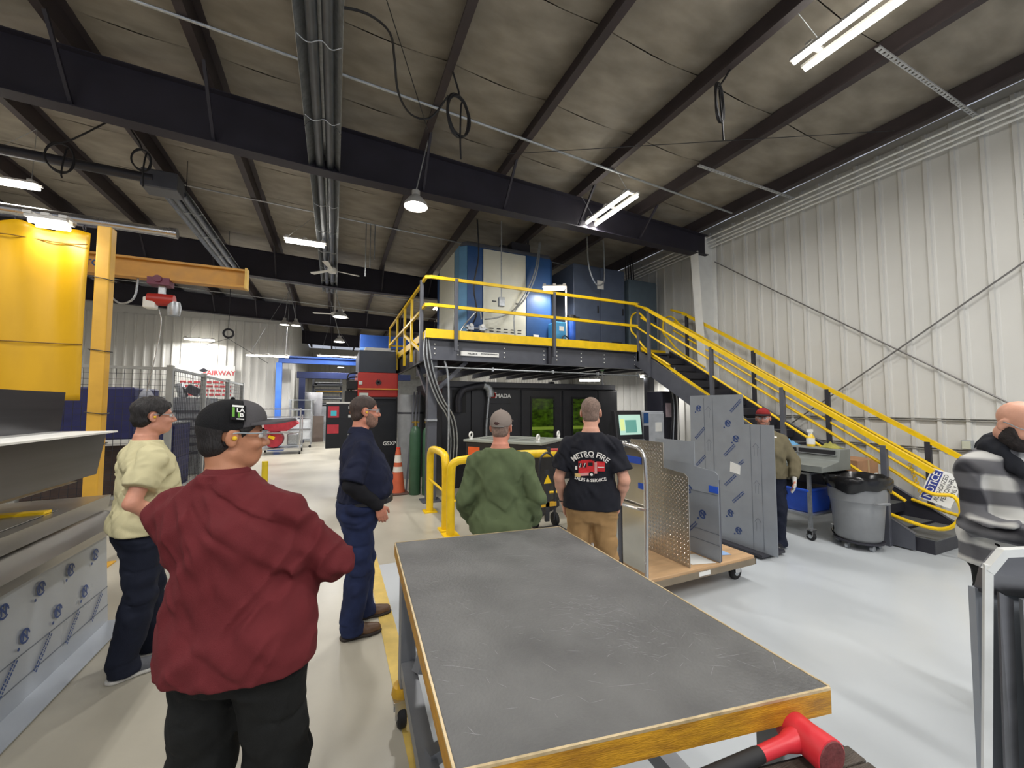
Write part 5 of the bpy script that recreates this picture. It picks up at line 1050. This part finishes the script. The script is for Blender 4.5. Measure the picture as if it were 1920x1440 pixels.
    T.torso([(z,a+.008,b+.010,y) for z,a,b,y in prof if z <= 1.2], .02)
    for hip, kn, an, f in legs: T.cone((hip.x,hip.y-.012,hip.z-.02),kn,.103+lo*.5+.02*(g-1),.074+lo,.05); T.cone(kn,(an.x,an.y,.11),.074+lo,.066+lo,.03); T.cone((an.x,an.y,.11),(an.x,an.y+.015,.055),.066+lo,.072+lo,.02)
    T.wrinkle(tp.get('amp',.012),(9,9,17),.5,3); T.torso([(z,a+.003,b+.003,y) for z,a,b,y in prof if z <= 1.2], .01)
    for hip, kn, an, f in legs: T.cone(hip,kn,.091,.062,.01); T.cone(kn,an,.06,.045,.01); T.limit(lambda x,y,z: np.maximum(z-top, .03-z)+0*x+0*y)
    kid('trousers', T.mesh('trousers', tp['m'], s), tp.get('lab'))
    if tp.get('belt'):
        bp = min(prof, key=lambda q: abs(q[0]-top)); ring = [(bp[1]+.016,bp[2]+.016)]; bx = [((bp[1]+.017)*math.copysign(abs(math.cos(t))**.9,math.cos(t)), bp[3]+(bp[2]+.017)*math.copysign(abs(math.sin(t))**.9,math.sin(t)), top-.02) for t in np.linspace(0,2*math.pi,33)[:-1]]
        kmb('belt', MB().tube(bx, 0, closed=True, sec=[(-.004,-.018),(.004,-.018),(.004,.018),(-.004,.018)]), tp['belt'])
    # -- shoes
    for (hip,kn,an,f), nm in zip(legs,'ab'):
        fz = f[2] if len(f) > 2 else 0; fx, fy = f[0], f[1]; dr = Matrix.Rotation(-fz,3,'Z'); q = lambda p: tuple(Vector((fx,fy,0))+dr @ Vector(p))
        Fs = Field(axis(fx-.2,fx+.2,.006,[],1),axis(fy-.2,fy+.24,.006,[],1),axis(-.012,.16,.006,[],1))
        Fs.cone(q((0,-.07,.045)),q((0,.0,.05)),.042,.044,.02); Fs.cone(q((0,.0,.05)),q((.005,.135,.034)),.044,.036,.03); Fs.cone(q((-.012,.08,.03)),q((.016,.08,.03)),.036,.036,.02); Fs.cone(q((0,-.05,.06)),q((0,-.05,.12)),.044,.042,.02)
        Fs.limit(lambda x,y,z: np.maximum(.012-z, z-.125)+0*x+0*y); so = kid('shoe', Fs.mesh('shoe', shoe_m[0], s))
        Fs = Field(axis(fx-.2,fx+.2,.006,[],1),axis(fy-.2,fy+.24,.006,[],1),axis(-.012,.06,.006,[],1)); Fs.cone(q((0,-.07,.02)),q((.004,.13,.02)),.05,.048,.03); Fs.cone(q((-.01,.08,.02)),q((.016,.08,.02)),.044,.044,.02); Fs.limit(lambda x,y,z: np.maximum(.001-z, z-.024)+0*x+0*y)
        sm_ = Fs.mesh('sole', shoe_m[1], s); o = link('sole', sm_, so)
    # -- shirt
    sp = shirt; hem = sp.get('hem',.86); inf = sp.get('inf',.016); hh = sp.get('h',.0085); ax = axis(-.52,.52,hh,[],1); ay = axis(-.36,.5,hh,[],1)
    Sf = Field(ax,ay,axis(hem-.12,1.62,hh,[],1)); Sf.torso([(z,a+inf+sp.get('flare',0)*max(0,1.15-z),b+inf+sp.get('flare',0)*max(0,1.15-z),y) for z,a,b,y in [(hem-.1,)+prof[1][1:]]+[q for q in prof if q[0] > hem-.08]], .02, lean, lx)
    if hem < .95:
        for hip, kn, an, f in legs: Sf.cone((hip.x,hip.y-.012,hip.z+.06),(hip.x+(kn.x-hip.x)*.3,hip.y-.01,hem-.1),.112+lo*.5+.02*(g-1),.12+lo*.5+.02*(g-1),.06)
    for sh, e, w, a, sd in A:
        Sf.cone(tl((sd*.045,-.018,1.458)),sh,.05,.066+inf*.3,.05); sl_ = a.get('sleeve', sp.get('sleeve',.55)); sr = sp.get('sr',.0); ug = .056*(.6+.4*g)
        if sl_ <= 1: p = sh.lerp(e,sl_); Sf.cone(sh,p,ug+.016,ug+.008+sr,.035)
        else:
            p = e.lerp(w,min(1,sl_-1)); Sf.cone(sh,e,ug+.014,.058+sr,.03); Sf.cone(e,p,.058+sr,.044+sr*.7,.02)
    Sf.wrinkle(sp.get('amp',.016),sp.get('f',(6,6,16)),sp.get('sh',.9),sp.get('seed',1))
    Sf.torso([(z,a+.007+.016*(z<1.04),b+.007+.016*(z<1.04),y) for z,a,b,y in [(hem-.1,)+prof[1][1:]]+[q for q in prof if q[0] > hem-.08]], .012, lean, lx)
    if hem < .95:
        for hip, kn, an, f in legs: Sf.cone((hip.x,hip.y-.012,hip.z+.04),(hip.x+(kn.x-hip.x)*.3,hip.y-.01,hem-.1),.122+lo*.5+.03*(g-1),.128+lo*.5+.03*(g-1),.04)
    for sh, e, w, a, sd in A:
        sl_ = a.get('sleeve', sp.get('sleeve',.55)); ug = .056*(.6+.4*g); Sf.cone(tl((sd*.05,-.018,1.455)),sh,.052,.064,.012); Sf.cone(sh,sh.lerp(e,min(1,sl_)),.064,ug+.007-(ug-.042)*min(1,sl_)*.8,.012)
        if sl_ > 1: Sf.cone(e,e.lerp(w,sl_-1),.05,.04,.012)
    nk = sp.get('neck',1.505)
    def lim(x,y,z): return np.maximum(hem+hem_tilt*x-z, z-nk-.25*np.abs(x)*0+.0*y-(-.12)*np.maximum(0,y-.02)*1.)
    Sf.limit(lim)
    for sh, e, w, a, sd in A:       # clean cuff
        sl_ = a.get('sleeve', sp.get('sleeve',.55)); p, dv = (sh.lerp(e,sl_), (e-sh).normalized()) if sl_ <= 1 else (e.lerp(w,sl_-1), (w-e).normalized())
        m = .11; s_, x, y, z = Sf.sub((p.x-m,p.y-m,p.z-m),(p.x+m,p.y+m,p.z+m)); dd = (x-p.x)*dv.x+(y-p.y)*dv.y+(z-p.z)*dv.z
        rad = np.sqrt((x-p.x)**2+(y-p.y)**2+(z-p.z)**2); tors = np.abs(x) < (prof[5][1]+.0 if sl_ <= 1 else 0)
        axr = np.sqrt(np.maximum(0,rad**2-dd**2)); cut = np.where((dd > 0)&(rad < m)&(~tors)&((axr < .066+sp.get('sr',0)) if sl_ > 1 else True)&((dd < .05) if sl_ > 1 else True), dd, -1); Sf.F[s_] = np.maximum(Sf.F[s_], cut.astype(np.float32))
    so = kid('shirt', Sf.mesh('shirt', sp['m'], s), sp.get('lab'))
    if undersleeve:
        for sh, e, w, a, sd in A:
            U = Field(ax,ay,axis(.8,1.45,.008,[],1)); U.cone(sh.lerp(e,.5),e,.062,.056,.02); U.cone(e,e.lerp(w,.3),.056,.057,.02); U.cone(e.lerp(w,.3),e.lerp(w,.97),.057,.042,.02)
            U.wrinkle(.005,(10,10,22),.5,4); kid('undersleeve', U.mesh('undersleeve', undersleeve, s))
    if collar:
        n = 20; mb = MB(); vs = []; c0 = Vector(tl((0,-.014,1.50)))
        for k, (r0,r1,z) in enumerate(((.076,.074,.0),(.072,.07,.035),(.07,.068,.048),(.08,.08,.03),(.092,.092,.0))):
            for j in range(n): t = 2*math.pi*j/n; vs.append((c0.x+r0*math.cos(t), c0.y+r1*1.08*math.sin(t)+.006, c0.z+z*1.0-.03*max(0,math.sin(t))))
        mb.add(vs,[(i*n+j,i*n+(j+1)%n,(i+1)*n+(j+1)%n,(i+1)*n+j) for i in range(4) for j in range(n)],True); kmb('collar', mb, collar)
    # -- head details
    def hf(): 
        f = axis(HO.x-.19,HO.x+.19,.005,[],1), axis(HO.y-.2,HO.y+.23,.005,[],1), axis(HO.z-.16,HO.z+.16,.005,[],1); return Field(*f)
    def hl(fn):
        def w(x,y,z): 
            dx, dy, dz = x-HO.x, y-HO.y, z-HO.z; a = [Mh[0][i]*dx+Mh[1][i]*dy+Mh[2][i]*dz for i in range(3)]; return fn(*a)
        return w
    if hair:
        h_ = hf(); t = hair.get('t',.007); h_.ell(hp((0,-.013,.037)),(.077+t,.099+t,.088+t),0,M=Mh,grow=.03); h_.ell(hp((0,-.05,-.03)),(.064+t,.05+t,.06),.02,M=Mh,grow=.03)
        if hair.get('rough'): h_.wrinkle(hair['rough'],(45,45,25),0,2)
        h_.limit(hl(lambda x,y,z: np.maximum(-(-.70*(y-.088)+.715*(z-hair.get('line',.072))), np.maximum(hair.get('nape',-.075)-z, -(.0+np.sqrt((y+.012)**2+(z+.004)**2*.6)-.03*(np.abs(x)>.06)))))); kid('hair', h_.mesh('hair', hair['m'], s), hair.get('lab'))
    if beard:
        h_ = hf(); t = beard.get('t',.004); h_.ell(hp((0,.022,-.035)),(.066+t,.074+t,.086+t),0,M=Mh); h_.ell(hp((0,.048,-.09)),(.042+t,.044+t,.034+t),.03,M=Mh); h_.cone(hp((-.045,0,-.07)),hp((-.02,.055,-.095)),.024+t,.022+t,.02); h_.cone(hp((.045,0,-.07)),hp((.02,.055,-.095)),.024+t,.022+t,.02); h_.wrinkle(.004,(60,60,40),0,6)
        h_.limit(hl(lambda x,y,z: np.maximum(np.maximum(-.005-y, (z+.045)-.9*np.maximum(0,.07-y)*beard.get('side',1.)), -(np.sqrt((x/.026)**2+((y-.1)/.03)**2+((z+.066)/.012)**2)-1)*.012))); kid('beard', h_.mesh('beard', beard['m'], s))
    if cap:
        h_ = hf(); h_.ell(hp((0,-.012,.042)),(.087,.109,.098),0,M=Mh,grow=.03); h_.ell(hp((0,.05,.07)),(.06,.05,.05),.03,M=Mh,grow=.03); h_.limit(hl(lambda x,y,z: .024+.22*y-z)); cp = kid('cap', h_.mesh('cap', cap['m'], s), cap.get('lab'))
        if cap.get('front'):
            h_ = hf(); h_.ell(hp((0,-.0,.044)),(.089,.099,.099),0,M=Mh,grow=.03); h_.ell(hp((0,.05,.07)),(.062,.052,.052),.03,M=Mh,grow=.03); h_.limit(hl(lambda x,y,z: np.maximum(.026+.22*y-z, .02-y))); kid('cap_front', h_.mesh('cap_front', cap['front'], s))
        bt = cap.get('tilt',-.12); bl = cap.get('len',.105); n = 14; vs = []; top, bot = [], []
        for zt in (.004,-.004):
            for i in range(n+1):
                th = math.pi*i/n
                for j in range(7):
                    q = j/6; x = .08*math.cos(th); yb = .045+.06*math.sin(th)**.7; y = yb+bl*math.sin(th)**.8*q*.85; z = .042+.22*.08-1.9*x*x*(.6+.4*q)+bt*(y-.085)+zt; vs.append(hp((x*(1+.04*q),y,z)))
        W_ = 7; N_ = (n+1)*W_; fs = [(i*W_+j,(i+1)*W_+j,(i+1)*W_+j+1,i*W_+j+1) for i in range(n) for j in range(6)]; fs2 = [tuple(N_+v for v in f[::-1]) for f in fs]; rim = [(i*W_+6,(i+1)*W_+6,N_+(i+1)*W_+6,N_+i*W_+6) for i in range(n)]
        kmb('cap_brim', MB().add(vs, fs+fs2+rim, True), cap.get('brim',cap['m']))
        kmb('cap_button', MB().ball(hp((0,-.012,.141)),.008,8,6), cap['m'])
        if cap.get('gap'):
            kmb('cap_opening', MB().ball(hp((0,-.108,.036)),(.034,.014,.02),14,8), cap['gap']); kmb('cap_strap', MB().tube([hp((.04*math.cos(t)*1.05,-.121+.012*abs(math.cos(t)),.012)) for t in np.linspace(0,math.pi,9)],0,sec=[(-.009,-.002),(.009,-.002),(.009,.002),(-.009,.002)]), cap['strap'])
        if cap.get('patch'): cap['patch'](kmb, hp, cp)
    ey = MB(); ir = MB()
    for sd in (-1,1): ey.ball(hp((sd*.032,.081,.001)),.0125,10,8); ir.ball(hp((sd*.032,.0905,.001)),.0052,8,6)
    kmb('eyes', ey, mat('eye_white',(225,220,214),.3,var=.02)); kmb('irises', ir, mat('iris_dark',(50,40,34),.2,var=.02))
    if brow:
        for sd in (-1,1): kmb('eyebrow', MB().tube([hp((sd*.012,.094,.02)),hp((sd*.03,.093,.026)),hp((sd*.05,.08,.02))],[.003,.0045,.002],6), brow)
    if glasses:
        for sd in (-1,1):
            vs = [hp((sd*(.006+.062*i/6), .112-.028*(i/6)**2, zz)) for i in range(7) for zz in (-.02+.004*abs(i-2),.018)]
            kmb('lens', MB().add(vs,[(2*i,2*i+2,2*i+3,2*i+1) for i in range(6)],True), glass('lens_clear',(214,226,230),.28,.03)); kmb('temple', MB().tube([hp((sd*.066,.088,.012)),hp((sd*.08,.05,.012)),hp((sd*.083,-.008,.012)),hp((sd*.08,-.03,-.004))],.0028,6), mat('temple_grey',(150,160,166),.3))
            kmb('lens_rim', MB().tube([hp((sd*(.004+.064*i/6), .1125-.028*(i/6)**2, .019)) for i in range(7)],.0022,5), 'temple_grey')
    if plug:
        for sd in (-1,1): kmb('earplug', MB().ball(hp((sd*.087,-.004,-.006)),.0085,10,8), mat('plug_yellow',(232,190,40),.5))
    return root, so, s, hp, kmb
def on_back(shirt_obj, root, mb2, y_from, off=.009):   # lay flat lettering (x, z) onto the shirt, looking along +y
    me = shirt_obj.data; bv = BVHTree.FromPolygons([tuple(v.co) for v in me.vertices],[tuple(p.vertices) for p in me.polygons]); out = []
    for v in mb2.v:
        hit = bv.ray_cast(Vector((v[0],y_from,v[1])), Vector((0,1 if y_from < 0 else -1,0))); y = hit[0].y if hit[0] else 0
        out.append((v[0], y-(off if y_from < 0 else -off), v[1]))
    mb2.v = out; return mb2
def arcword(key, size, R_, zc, flip=False, sx=1.):
    t = TXT[key]; r = MB(); vs = []
    for v in t.v:
        x = v[0]*size*sx; y = v[1]*size; th = x/R_
        vs.append(((R_+y)*math.sin(th), zc+(R_+y)*math.cos(th)-R_) if not flip else ((R_-y)*math.sin(th), zc-(R_-y)*math.cos(th)+R_))
    r.v = [(-a,b,0) if False else (a,b,0) for a, b in vs]; r.f = list(t.f); r.sm = [False]*len(t.f); return r
SK1 = skin('skin_tan',(176,122,92)); SK2 = skin('skin_fair',(206,146,122)); SK3 = skin('skin_ruddy',(204,136,112)); SK4 = skin('skin_pale',(214,160,136))
DKH = mat('hair_black',(28,24,24),.6,var=.3,scale=60,bump=.6,bscale=160,stretch=(1,1,.3)); BRH = mat('hair_brown',(62,48,42),.6,var=.3,scale=60,bump=.6,bscale=160,stretch=(1,1,.3)); GYH = mat('hair_grey',(128,106,94),.7,var=.3,scale=70,bump=.5,bscale=200); STU = mat('beard_stubble',(142,108,92),.7,var=.3,scale=80,bump=.5,bscale=220); BKB = mat('beard_dark',(40,34,34),.7,var=.3,scale=60,bump=.6,bscale=180)
JEAN = fabric('denim_dark',(40,50,84),col2=(30,36,62),scale=9); DJ = fabric('denim_black',(30,34,48)); BLKP = fabric('trouser_black',(27,28,28)); KHAK = fabric('khaki_cotton',(164,130,88),var=.08)
LEA = mat('boot_brown',(96,70,50),.45,var=.2); SOLE = mat('sole_dark',(48,40,36),.7); SOLW = mat('sole_white',(206,204,198),.6); SNK = mat('sneaker_grey',(92,94,100),.7,bump=.2)
POCK = lambda sd, e=(.26,-.05,1.15), w=(.19,.1,.985): dict(e=(sd*e[0],e[1],e[2]), w=(sd*w[0],w[1],w[2]), d=(-sd*.15,.12,-1), n=(-sd,0,0), t=(0,1,.2), curl=.5)
# man in maroon, arms crossed
MAR = fabric('cotton_maroon',(100,38,42),var=.06); CAPG = fabric('cap_charcoal',(84,82,84)); CAPB = fabric('cap_mesh_black',(30,30,32),bump=.6)
def patch(kmb, hp, cp):
    f = lambda mb: tf(mb, Matrix())
    o = Vector(hp((.079,.0,.085))); nrm = (o-Vector(hp((0,-.012,.04)))).normalized(); fw = (Vector(hp((.079,.05,.085)))-o); fw = (fw-nrm*fw.dot(nrm)).normalized(); up = nrm.cross(fw); up = up if up.z > 0 else -up
    M_ = frame(o+nrm*.009, up.cross(nrm), up); 
    kmb('patch', tf(MB().bb(-.024,.024,-.032,.032,-.004,.002), M_), CAPB); kmb('patch_green', tf(MB().bb(-.02,-.012,-.02,.02,.002,.003).bb(-.002,.004,-.022,.0,.002,.003), M_), mat('patch_green',(96,160,50),.6)); kmb('patch_white', tf(MB().bb(-.02,.016,.022,.03,.002,.003).bb(-.006,.018,-.03,-.026,.002,.003), M_).add(word('lf',.022,M_ @ Matrix.Translation((.006,.008,.0035))).v,TXT['lf'].f).add(word('b',.022,M_ @ Matrix.Translation((.01,-.012,.0035))).v,TXT['b'].f), WHITE)
person('man in maroon shirt and black cap with arms crossed, seen from behind', (-.275,1.72,0), R(-24), 1.70, g=1.18, belly=.06, gd=1.3, lx=-.15, hx=-.03,
    arms=[dict(e=(-.27,.15,1.13),w=(-.02,.33,1.18),d=(1,.1,0),n=(0,-1,0),t=(0,0,1)), dict(e=(.285,.12,1.15),w=(.04,.34,1.14),d=(-1,.1,0),n=(0,-1,0),t=(0,0,1),sleeve=1.05)], yaw=R(50), pitch=R(2), skin_m=SK1,
    shirt=dict(m=MAR,hem=.85,inf=.022,sleeve=1.0,sr=.022,amp=.024,seed=2,flare=.03,neck=1.53,h=.007), trousers=dict(m=BLKP,loose=.03,top=.98), shoe_m=(SNK,SOLE), feet=[(-.14,0,0),(.14,.02,0)], hair=dict(m=DKH,t=.009,nape=-.085,line=.06), cap=dict(m=CAPB,front=CAPG,brim=CAPG,patch=patch,tilt=.06,len=.125), glasses=True, plug=True, collar=MAR, brow=DKH)
# man in tan T-shirt
TAN = fabric('cotton_tan',(206,198,158),var=.05)
person('man in tan T-shirt and dark jeans behind the man in maroon', (-1.14,3.45,0), R(-60), 1.74, g=1.12, belly=.035,
    arms=[POCK(-1), POCK(1,(.27,-.12,1.13),(.2,.12,.95))], yaw=R(6), skin_m=SK2, shirt=dict(m=TAN,hem=.90,inf=.018,sleeve=.66,sr=.022,amp=.022,seed=5), trousers=dict(m=DJ,top=1.0,loose=.012), shoe_m=(SNK,SOLW), feet=[(-.1,.13,0),(.1,-.05,0)], hair=dict(m=DKH,t=.014,rough=.008,line=.062), glasses=True, plug=True, brow=DKH)
# man in navy polo
NVY = fabric('polo_navy',(34,38,58),var=.06); UND = fabric('undershirt_black',(30,30,34))
person('man in navy polo and blue jeans with hand in pocket, seen in profile', (.2,3.33,0), R(-86), 1.765, g=1.16, belly=.11,
    arms=[POCK(-1), dict(e=(.27,-.1,1.14),w=(.225,.1,.965),d=(-.2,.35,-.9),n=(-1,.0,0),t=(0,.9,.4),curl=.35,hand=True)], yaw=R(-4), skin_m=SK3, shirt=dict(m=NVY,hem=.985,inf=.016,sleeve=.92,sr=.02,amp=.02,seed=8,neck=1.52), undersleeve=UND, trousers=dict(m=JEAN,top=1.01,belt=BLACK,loose=.014,amp=.012), shoe_m=(LEA,SOLE), feet=[(-.13,.1,0),(.12,-.02,0)], hair=dict(m=BRH,t=.006,line=.07), beard=dict(m=STU,t=.003), glasses=True, plug=True, collar=NVY, brow=BRH)
# man in green sweatshirt
GRN = fabric('sweat_green',(92,104,74),var=.08); CAPK = fabric('cap_taupe',(140,128,120))
person('man in green sweatshirt and taupe cap standing behind the table', (1.12,2.70,0), R(-27), 1.645, g=1.1, belly=.04,
    arms=[POCK(-1,(.275,-.05,1.12),(.24,.1,.9)), POCK(1,(.275,-.05,1.12),(.24,.1,.9))], yaw=R(8), skin_m=SK3, shirt=dict(m=GRN,hem=.86,inf=.02,sleeve=1.92,sr=.014,amp=.024,seed=11,f=(6,6,12)), trousers=dict(m=BLKP,top=1.0), shoe_m=(SNK,SOLE), hair=dict(m=GYH,t=.003,nape=-.08), cap=dict(m=CAPK,gap=mat('cap_gap',(70,44,40),.8),strap=mat('strap_grey',(170,166,160),.6)), glasses=True)
kw = dict()
# man in black T-shirt with fire truck print
BKT = fabric('tshirt_black',(34,35,42),var=.06)
root, sh_, s_, hp_, kmb_ = person('man in black METRO FIRE T-shirt and khaki trousers, seen from behind', (1.93,2.71,0), R(-40), 1.755, g=1.02,
    arms=[POCK(-1,(.265,-.04,1.12),(.24,.06,.89)), POCK(1,(.265,-.06,1.13),(.22,.1,.92))], yaw=0, skin_m=SK4, shirt=dict(m=BKT,hem=.89,inf=.016,sleeve=.74,sr=.02,amp=.02,seed=14,hem_=0), trousers=dict(m=KHAK,top=1.0,loose=.012,amp=.012), shoe_m=(LEA,SOLE), hair=dict(m=GYH,t=.004,line=.075))
PW = mat('print_white',(232,228,222),.7); PR = mat('print_red',(206,40,46),.7)
def back(name, mb, m, off=.009): o = link(name, on_back(sh_, root, mb, -.6, off).mesh(name, m), root); return o
def flat(*rects):
    r = MB()
    for p in rects:
        n = 6   # subdivide quads so they follow the cloth
        a, b, c, d = [Vector((q[0],q[1])) for q in p]
        vs = [(a.lerp(b,i/n)).lerp(d.lerp(c,i/n),j/n) for j in range(n+1) for i in range(n+1)]
        r.add([(v.x,v.y,0) for v in vs],[(j*(n+1)+i,j*(n+1)+i+1,(j+1)*(n+1)+i+1,(j+1)*(n+1)+i) for j in range(n) for i in range(n)])
    return r
def rect(x0,x1,z0,z1,sk=0): return ((x0,z0+sk*x0),(x1,z0+sk*x1),(x1,z1+sk*x1),(x0,z1+sk*x0))
back('shirt_lettering', arcword('metro',.058,.2,1.32), PW); back('shirt_lettering', arcword('est',.017,2.,1.295), PW); back('shirt_lettering', arcword('sales',.034,.5,1.11,True), PW)
back('truck_print', flat(rect(-.09,.035,1.17,1.265,.06),rect(.05,.115,1.185,1.262,.0),rect(-.07,.02,1.26,1.275,.06)), PR)
back('truck_bumper', flat(rect(-.115,.035,1.15,1.172,.1),rect(.035,.055,1.165,1.255,0)), mat('print_pink',(216,150,146),.7), .011); back('truck_windows', flat(rect(-.085,-.062,1.215,1.25,.06),rect(-.05,-.028,1.215,1.25,.06),rect(-.012,.022,1.225,1.252,.06)), mat('print_black',(20,20,24),.7), .012)
back('truck_glint', flat(((-.084,1.21),(-.078,1.21),(-.066,1.245),(-.072,1.245)),((-.05,1.213),(-.044,1.213),(-.032,1.248),(-.038,1.248)),rect(.06,.11,1.215,1.222),rect(-.117,-.1,1.19,1.22)), PW, .014); back('truck_chrome', flat(rect(-.12,-.075,1.125,1.15,-.1)), mat('print_gold',(206,176,110),.7), .012)
wh = MB(); 
for r0, r1 in ((.0,.012),(.012,.024)): pass
wheel = lambda r, cx, cz: MB().add([(cx+r*math.cos(k*.5236),cz+r*math.sin(k*.5236),0) for k in range(12)]+[(cx,cz,0)],[(k,(k+1)%12,12) for k in range(12)])
o = link('truck_wheel', on_back(sh_, root, wheel(.023,.012,1.158), -.6, .014).mesh('truck_wheel','print_black'), root); o = link('truck_hub', on_back(sh_, root, wheel(.011,.012,1.158), -.6, .016).mesh('truck_hub',PW), root)
kmb_('wrist_watch', MB().tube([(-.245+.034*math.cos(t),.055+.034*math.sin(t),.915+.006*math.cos(t)) for t in np.linspace(0,2*math.pi,15)[:-1]],.007,6,closed=True), BLACK)
# man with red and black cap behind the tall sheet
OLV = fabric('sweat_olive',(112,104,82),var=.08); CR = fabric('cap_red',(140,44,44)); GLV = mat('glove_white',(210,208,202),.8,bump=.3)
r6, s6, sc6, hp6, km6 = person('man in olive sweatshirt and red and black cap behind the tall film sheet', (4.9,3.23,0), R(-236), 1.65, g=1.2, belly=.06,
    arms=[dict(e=(-.32,-.03,1.12),w=(-.31,.09,.9),d=(0,.12,-1),n=(1,.2,0),t=(0,1,0),curl=.35,hand=True), dict(e=(.33,-.03,1.14),w=(.28,.1,.92),d=(0,.2,-1),n=(-1,0,0),t=(0,1,0))], yaw=R(4), pitch=R(3), skin_m=SK3, shirt=dict(m=OLV,hem=.88,inf=.024,sleeve=1.95,sr=.02,amp=.022,seed=17,f=(6,6,12)), trousers=dict(m=DJ,top=1.0,loose=.02), shoe_m=(BLACK,SOLE), feet=[(-.12,.12,0),(.12,-.1,0)], hair=dict(m=BRH,t=.003), beard=dict(m=STU,t=.0025), cap=dict(m=fabric('cap_black2',(40,38,42)),front=CR), glasses=True, brow=BRH)
for sd in (-1,1):       # white work gloves over the hands
    w_ = Vector((-.31,.09,.9)) if sd < 0 else Vector((.28,.1,.92)); G_ = Field(axis(w_.x-.08,w_.x+.08,.005,[],1),axis(w_.y-.06,w_.y+.14,.005,[],1),axis(w_.z-.23,w_.z+.04,.005,[],1)); d_ = Vector((0,.14,-1)).normalized(); n_ = Vector((-sd,.1,0))
    for i in range(4):
        k_ = w_+d_*.09+Vector((0,1,.1))*(.028-.019*i); G_.cone(w_+Vector((0,.012-.008*i,.02)),k_,.024,.018,.012); e_ = k_+d_*.045+n_*.012; G_.cone(k_,e_,.015,.0145,.006); G_.cone(e_,e_+d_*.035*(1,1.1,1.05,.8)[i]+n_*.02,.0145,.013,.004)
    G_.cone(w_+d_*.03+Vector((0,.02,0)),w_+d_*.07+Vector((0,.055,0)),.019,.015,.01); G_.cone(w_+d_*.07+Vector((0,.055,0)),w_+d_*.11+Vector((0,.06,0))+n_*.01,.015,.013,.006)
    link('glove', G_.mesh('glove', GLV, sc6), r6)
tl_ = flat(rect(-.13,-.07,1.32,1.335,.1),rect(-.05,.02,1.325,1.34),rect(.03,.1,1.325,1.335,-.1),rect(-.09,.06,1.30,1.307)); o = link('chest_print', on_back(s6, r6, tl_, .6).mesh('chest_print', PW), r6)
# man in plaid jacket bending over the housing
PLD = bpy.data.materials.new('plaid_flannel'); PLD.use_nodes = True; MATS['plaid_flannel'] = PLD
def plaid():
    nt = PLD.node_tree; b = nt.nodes['Principled BSDF']; b.inputs['Roughness'].default_value = .9; L = nt.links.new
    tc = nt.nodes.new('ShaderNodeTexCoord'); sx = nt.nodes.new('ShaderNodeSeparateXYZ'); nz = nt.nodes.new('ShaderNodeTexNoise'); nz.inputs['Scale'].default_value = 5; ad = nt.nodes.new('ShaderNodeMixRGB'); ad.blend_type = 'ADD'; ad.inputs[0].default_value = .02; L(tc.outputs['Object'],ad.inputs[1]); L(tc.outputs['Object'],nz.inputs['Vector']); L(nz.outputs['Color'],ad.inputs[2]); L(ad.outputs[0],sx.inputs[0])
    def band(sock, f):
        m = nt.nodes.new('ShaderNodeMath'); m.operation = 'MULTIPLY'; m.inputs[1].default_value = f; L(sock,m.inputs[0]); s_ = nt.nodes.new('ShaderNodeMath'); s_.operation = 'SINE'; L(m.outputs[0],s_.inputs[0]); r = nt.nodes.new('ShaderNodeMapRange'); r.inputs['From Min'].default_value = -.35; r.inputs['From Max'].default_value = .35; L(s_.outputs[0],r.inputs['Value']); return r.outputs['Result']
    y2 = nt.nodes.new('ShaderNodeMath'); y2.operation = 'ADD'; ym = nt.nodes.new('ShaderNodeMath'); ym.operation = 'MULTIPLY'; ym.inputs[1].default_value = .45; L(sx.outputs['Y'],ym.inputs[0]); L(sx.outputs['X'],y2.inputs[0]); L(ym.outputs[0],y2.inputs[1])
    a = band(sx.outputs['Z'],40); c = band(y2.outputs[0],38); m = nt.nodes.new('ShaderNodeMath'); m.operation = 'ADD'; L(a,m.inputs[0]); L(c,m.inputs[1]); h = nt.nodes.new('ShaderNodeMath'); h.operation = 'MULTIPLY'; h.inputs[1].default_value = .5; L(m.outputs[0],h.inputs[0])
    r = nt.nodes.new('ShaderNodeValToRGB'); r.color_ramp.elements[0].color = lin((36,36,42)); r.color_ramp.elements[1].color = lin((196,196,192)); e = r.color_ramp.elements.new(.5); e.color = lin((98,98,102)); L(h.outputs[0],r.inputs['Fac']); L(r.outputs['Color'],b.inputs['Base Color'])
plaid(); HOOD = fabric('hood_black',(36,38,44))
r7, s7, sc7, hp7, km7 = person('bald bearded man in black and white plaid jacket at the right edge', (3.415,.86,0), R(-220), 1.74, g=1.03, belly=.05, lean=.0, hx=.05,
    arms=[dict(e=(-.28,.1,1.12),w=(-.12,.43,1.04),d=(.5,.8,-.1),n=(0,.2,-1),t=(1,0,0),curl=.4,hand=True), dict(e=(.235,.06,1.1),w=(.05,.42,1.05),d=(-.5,.8,-.1),n=(0,.2,-1),t=(-1,0,0),curl=.4,hand=True)], yaw=R(-14), pitch=R(27), skin_m=SK4,
    shirt=dict(m=PLD,hem=.84,inf=.028,sleeve=1.9,sr=.02,amp=.03,seed=21,f=(5,5,9)), trousers=dict(m=BLKP,top=1.0,loose=.012,amp=.014), shoe_m=(BLACK,SOLE), beard=dict(m=BKB,t=.009,side=1.3), glasses=True, brow=BKB)
Hd = Field(axis(-.22,.22,.008,[],1),axis(-.25,.25,.008,[],1),axis(1.35,1.68,.008,[],1)); Hd.ell((0,-.06,1.50),(.125,.105,.085),.0); Hd.cone((-.1,.0,1.5),(-.06,.16,1.36),.05,.035,.04); Hd.cone((.1,.0,1.5),(.06,.16,1.36),.05,.035,.04); Hd.ell((0,.06,1.62),(.085,.11,.13),.02,'c'); Hd.wrinkle(.016,(12,12,14),.5,9)
link('hood', Hd.mesh('hood', HOOD, sc7), r7)
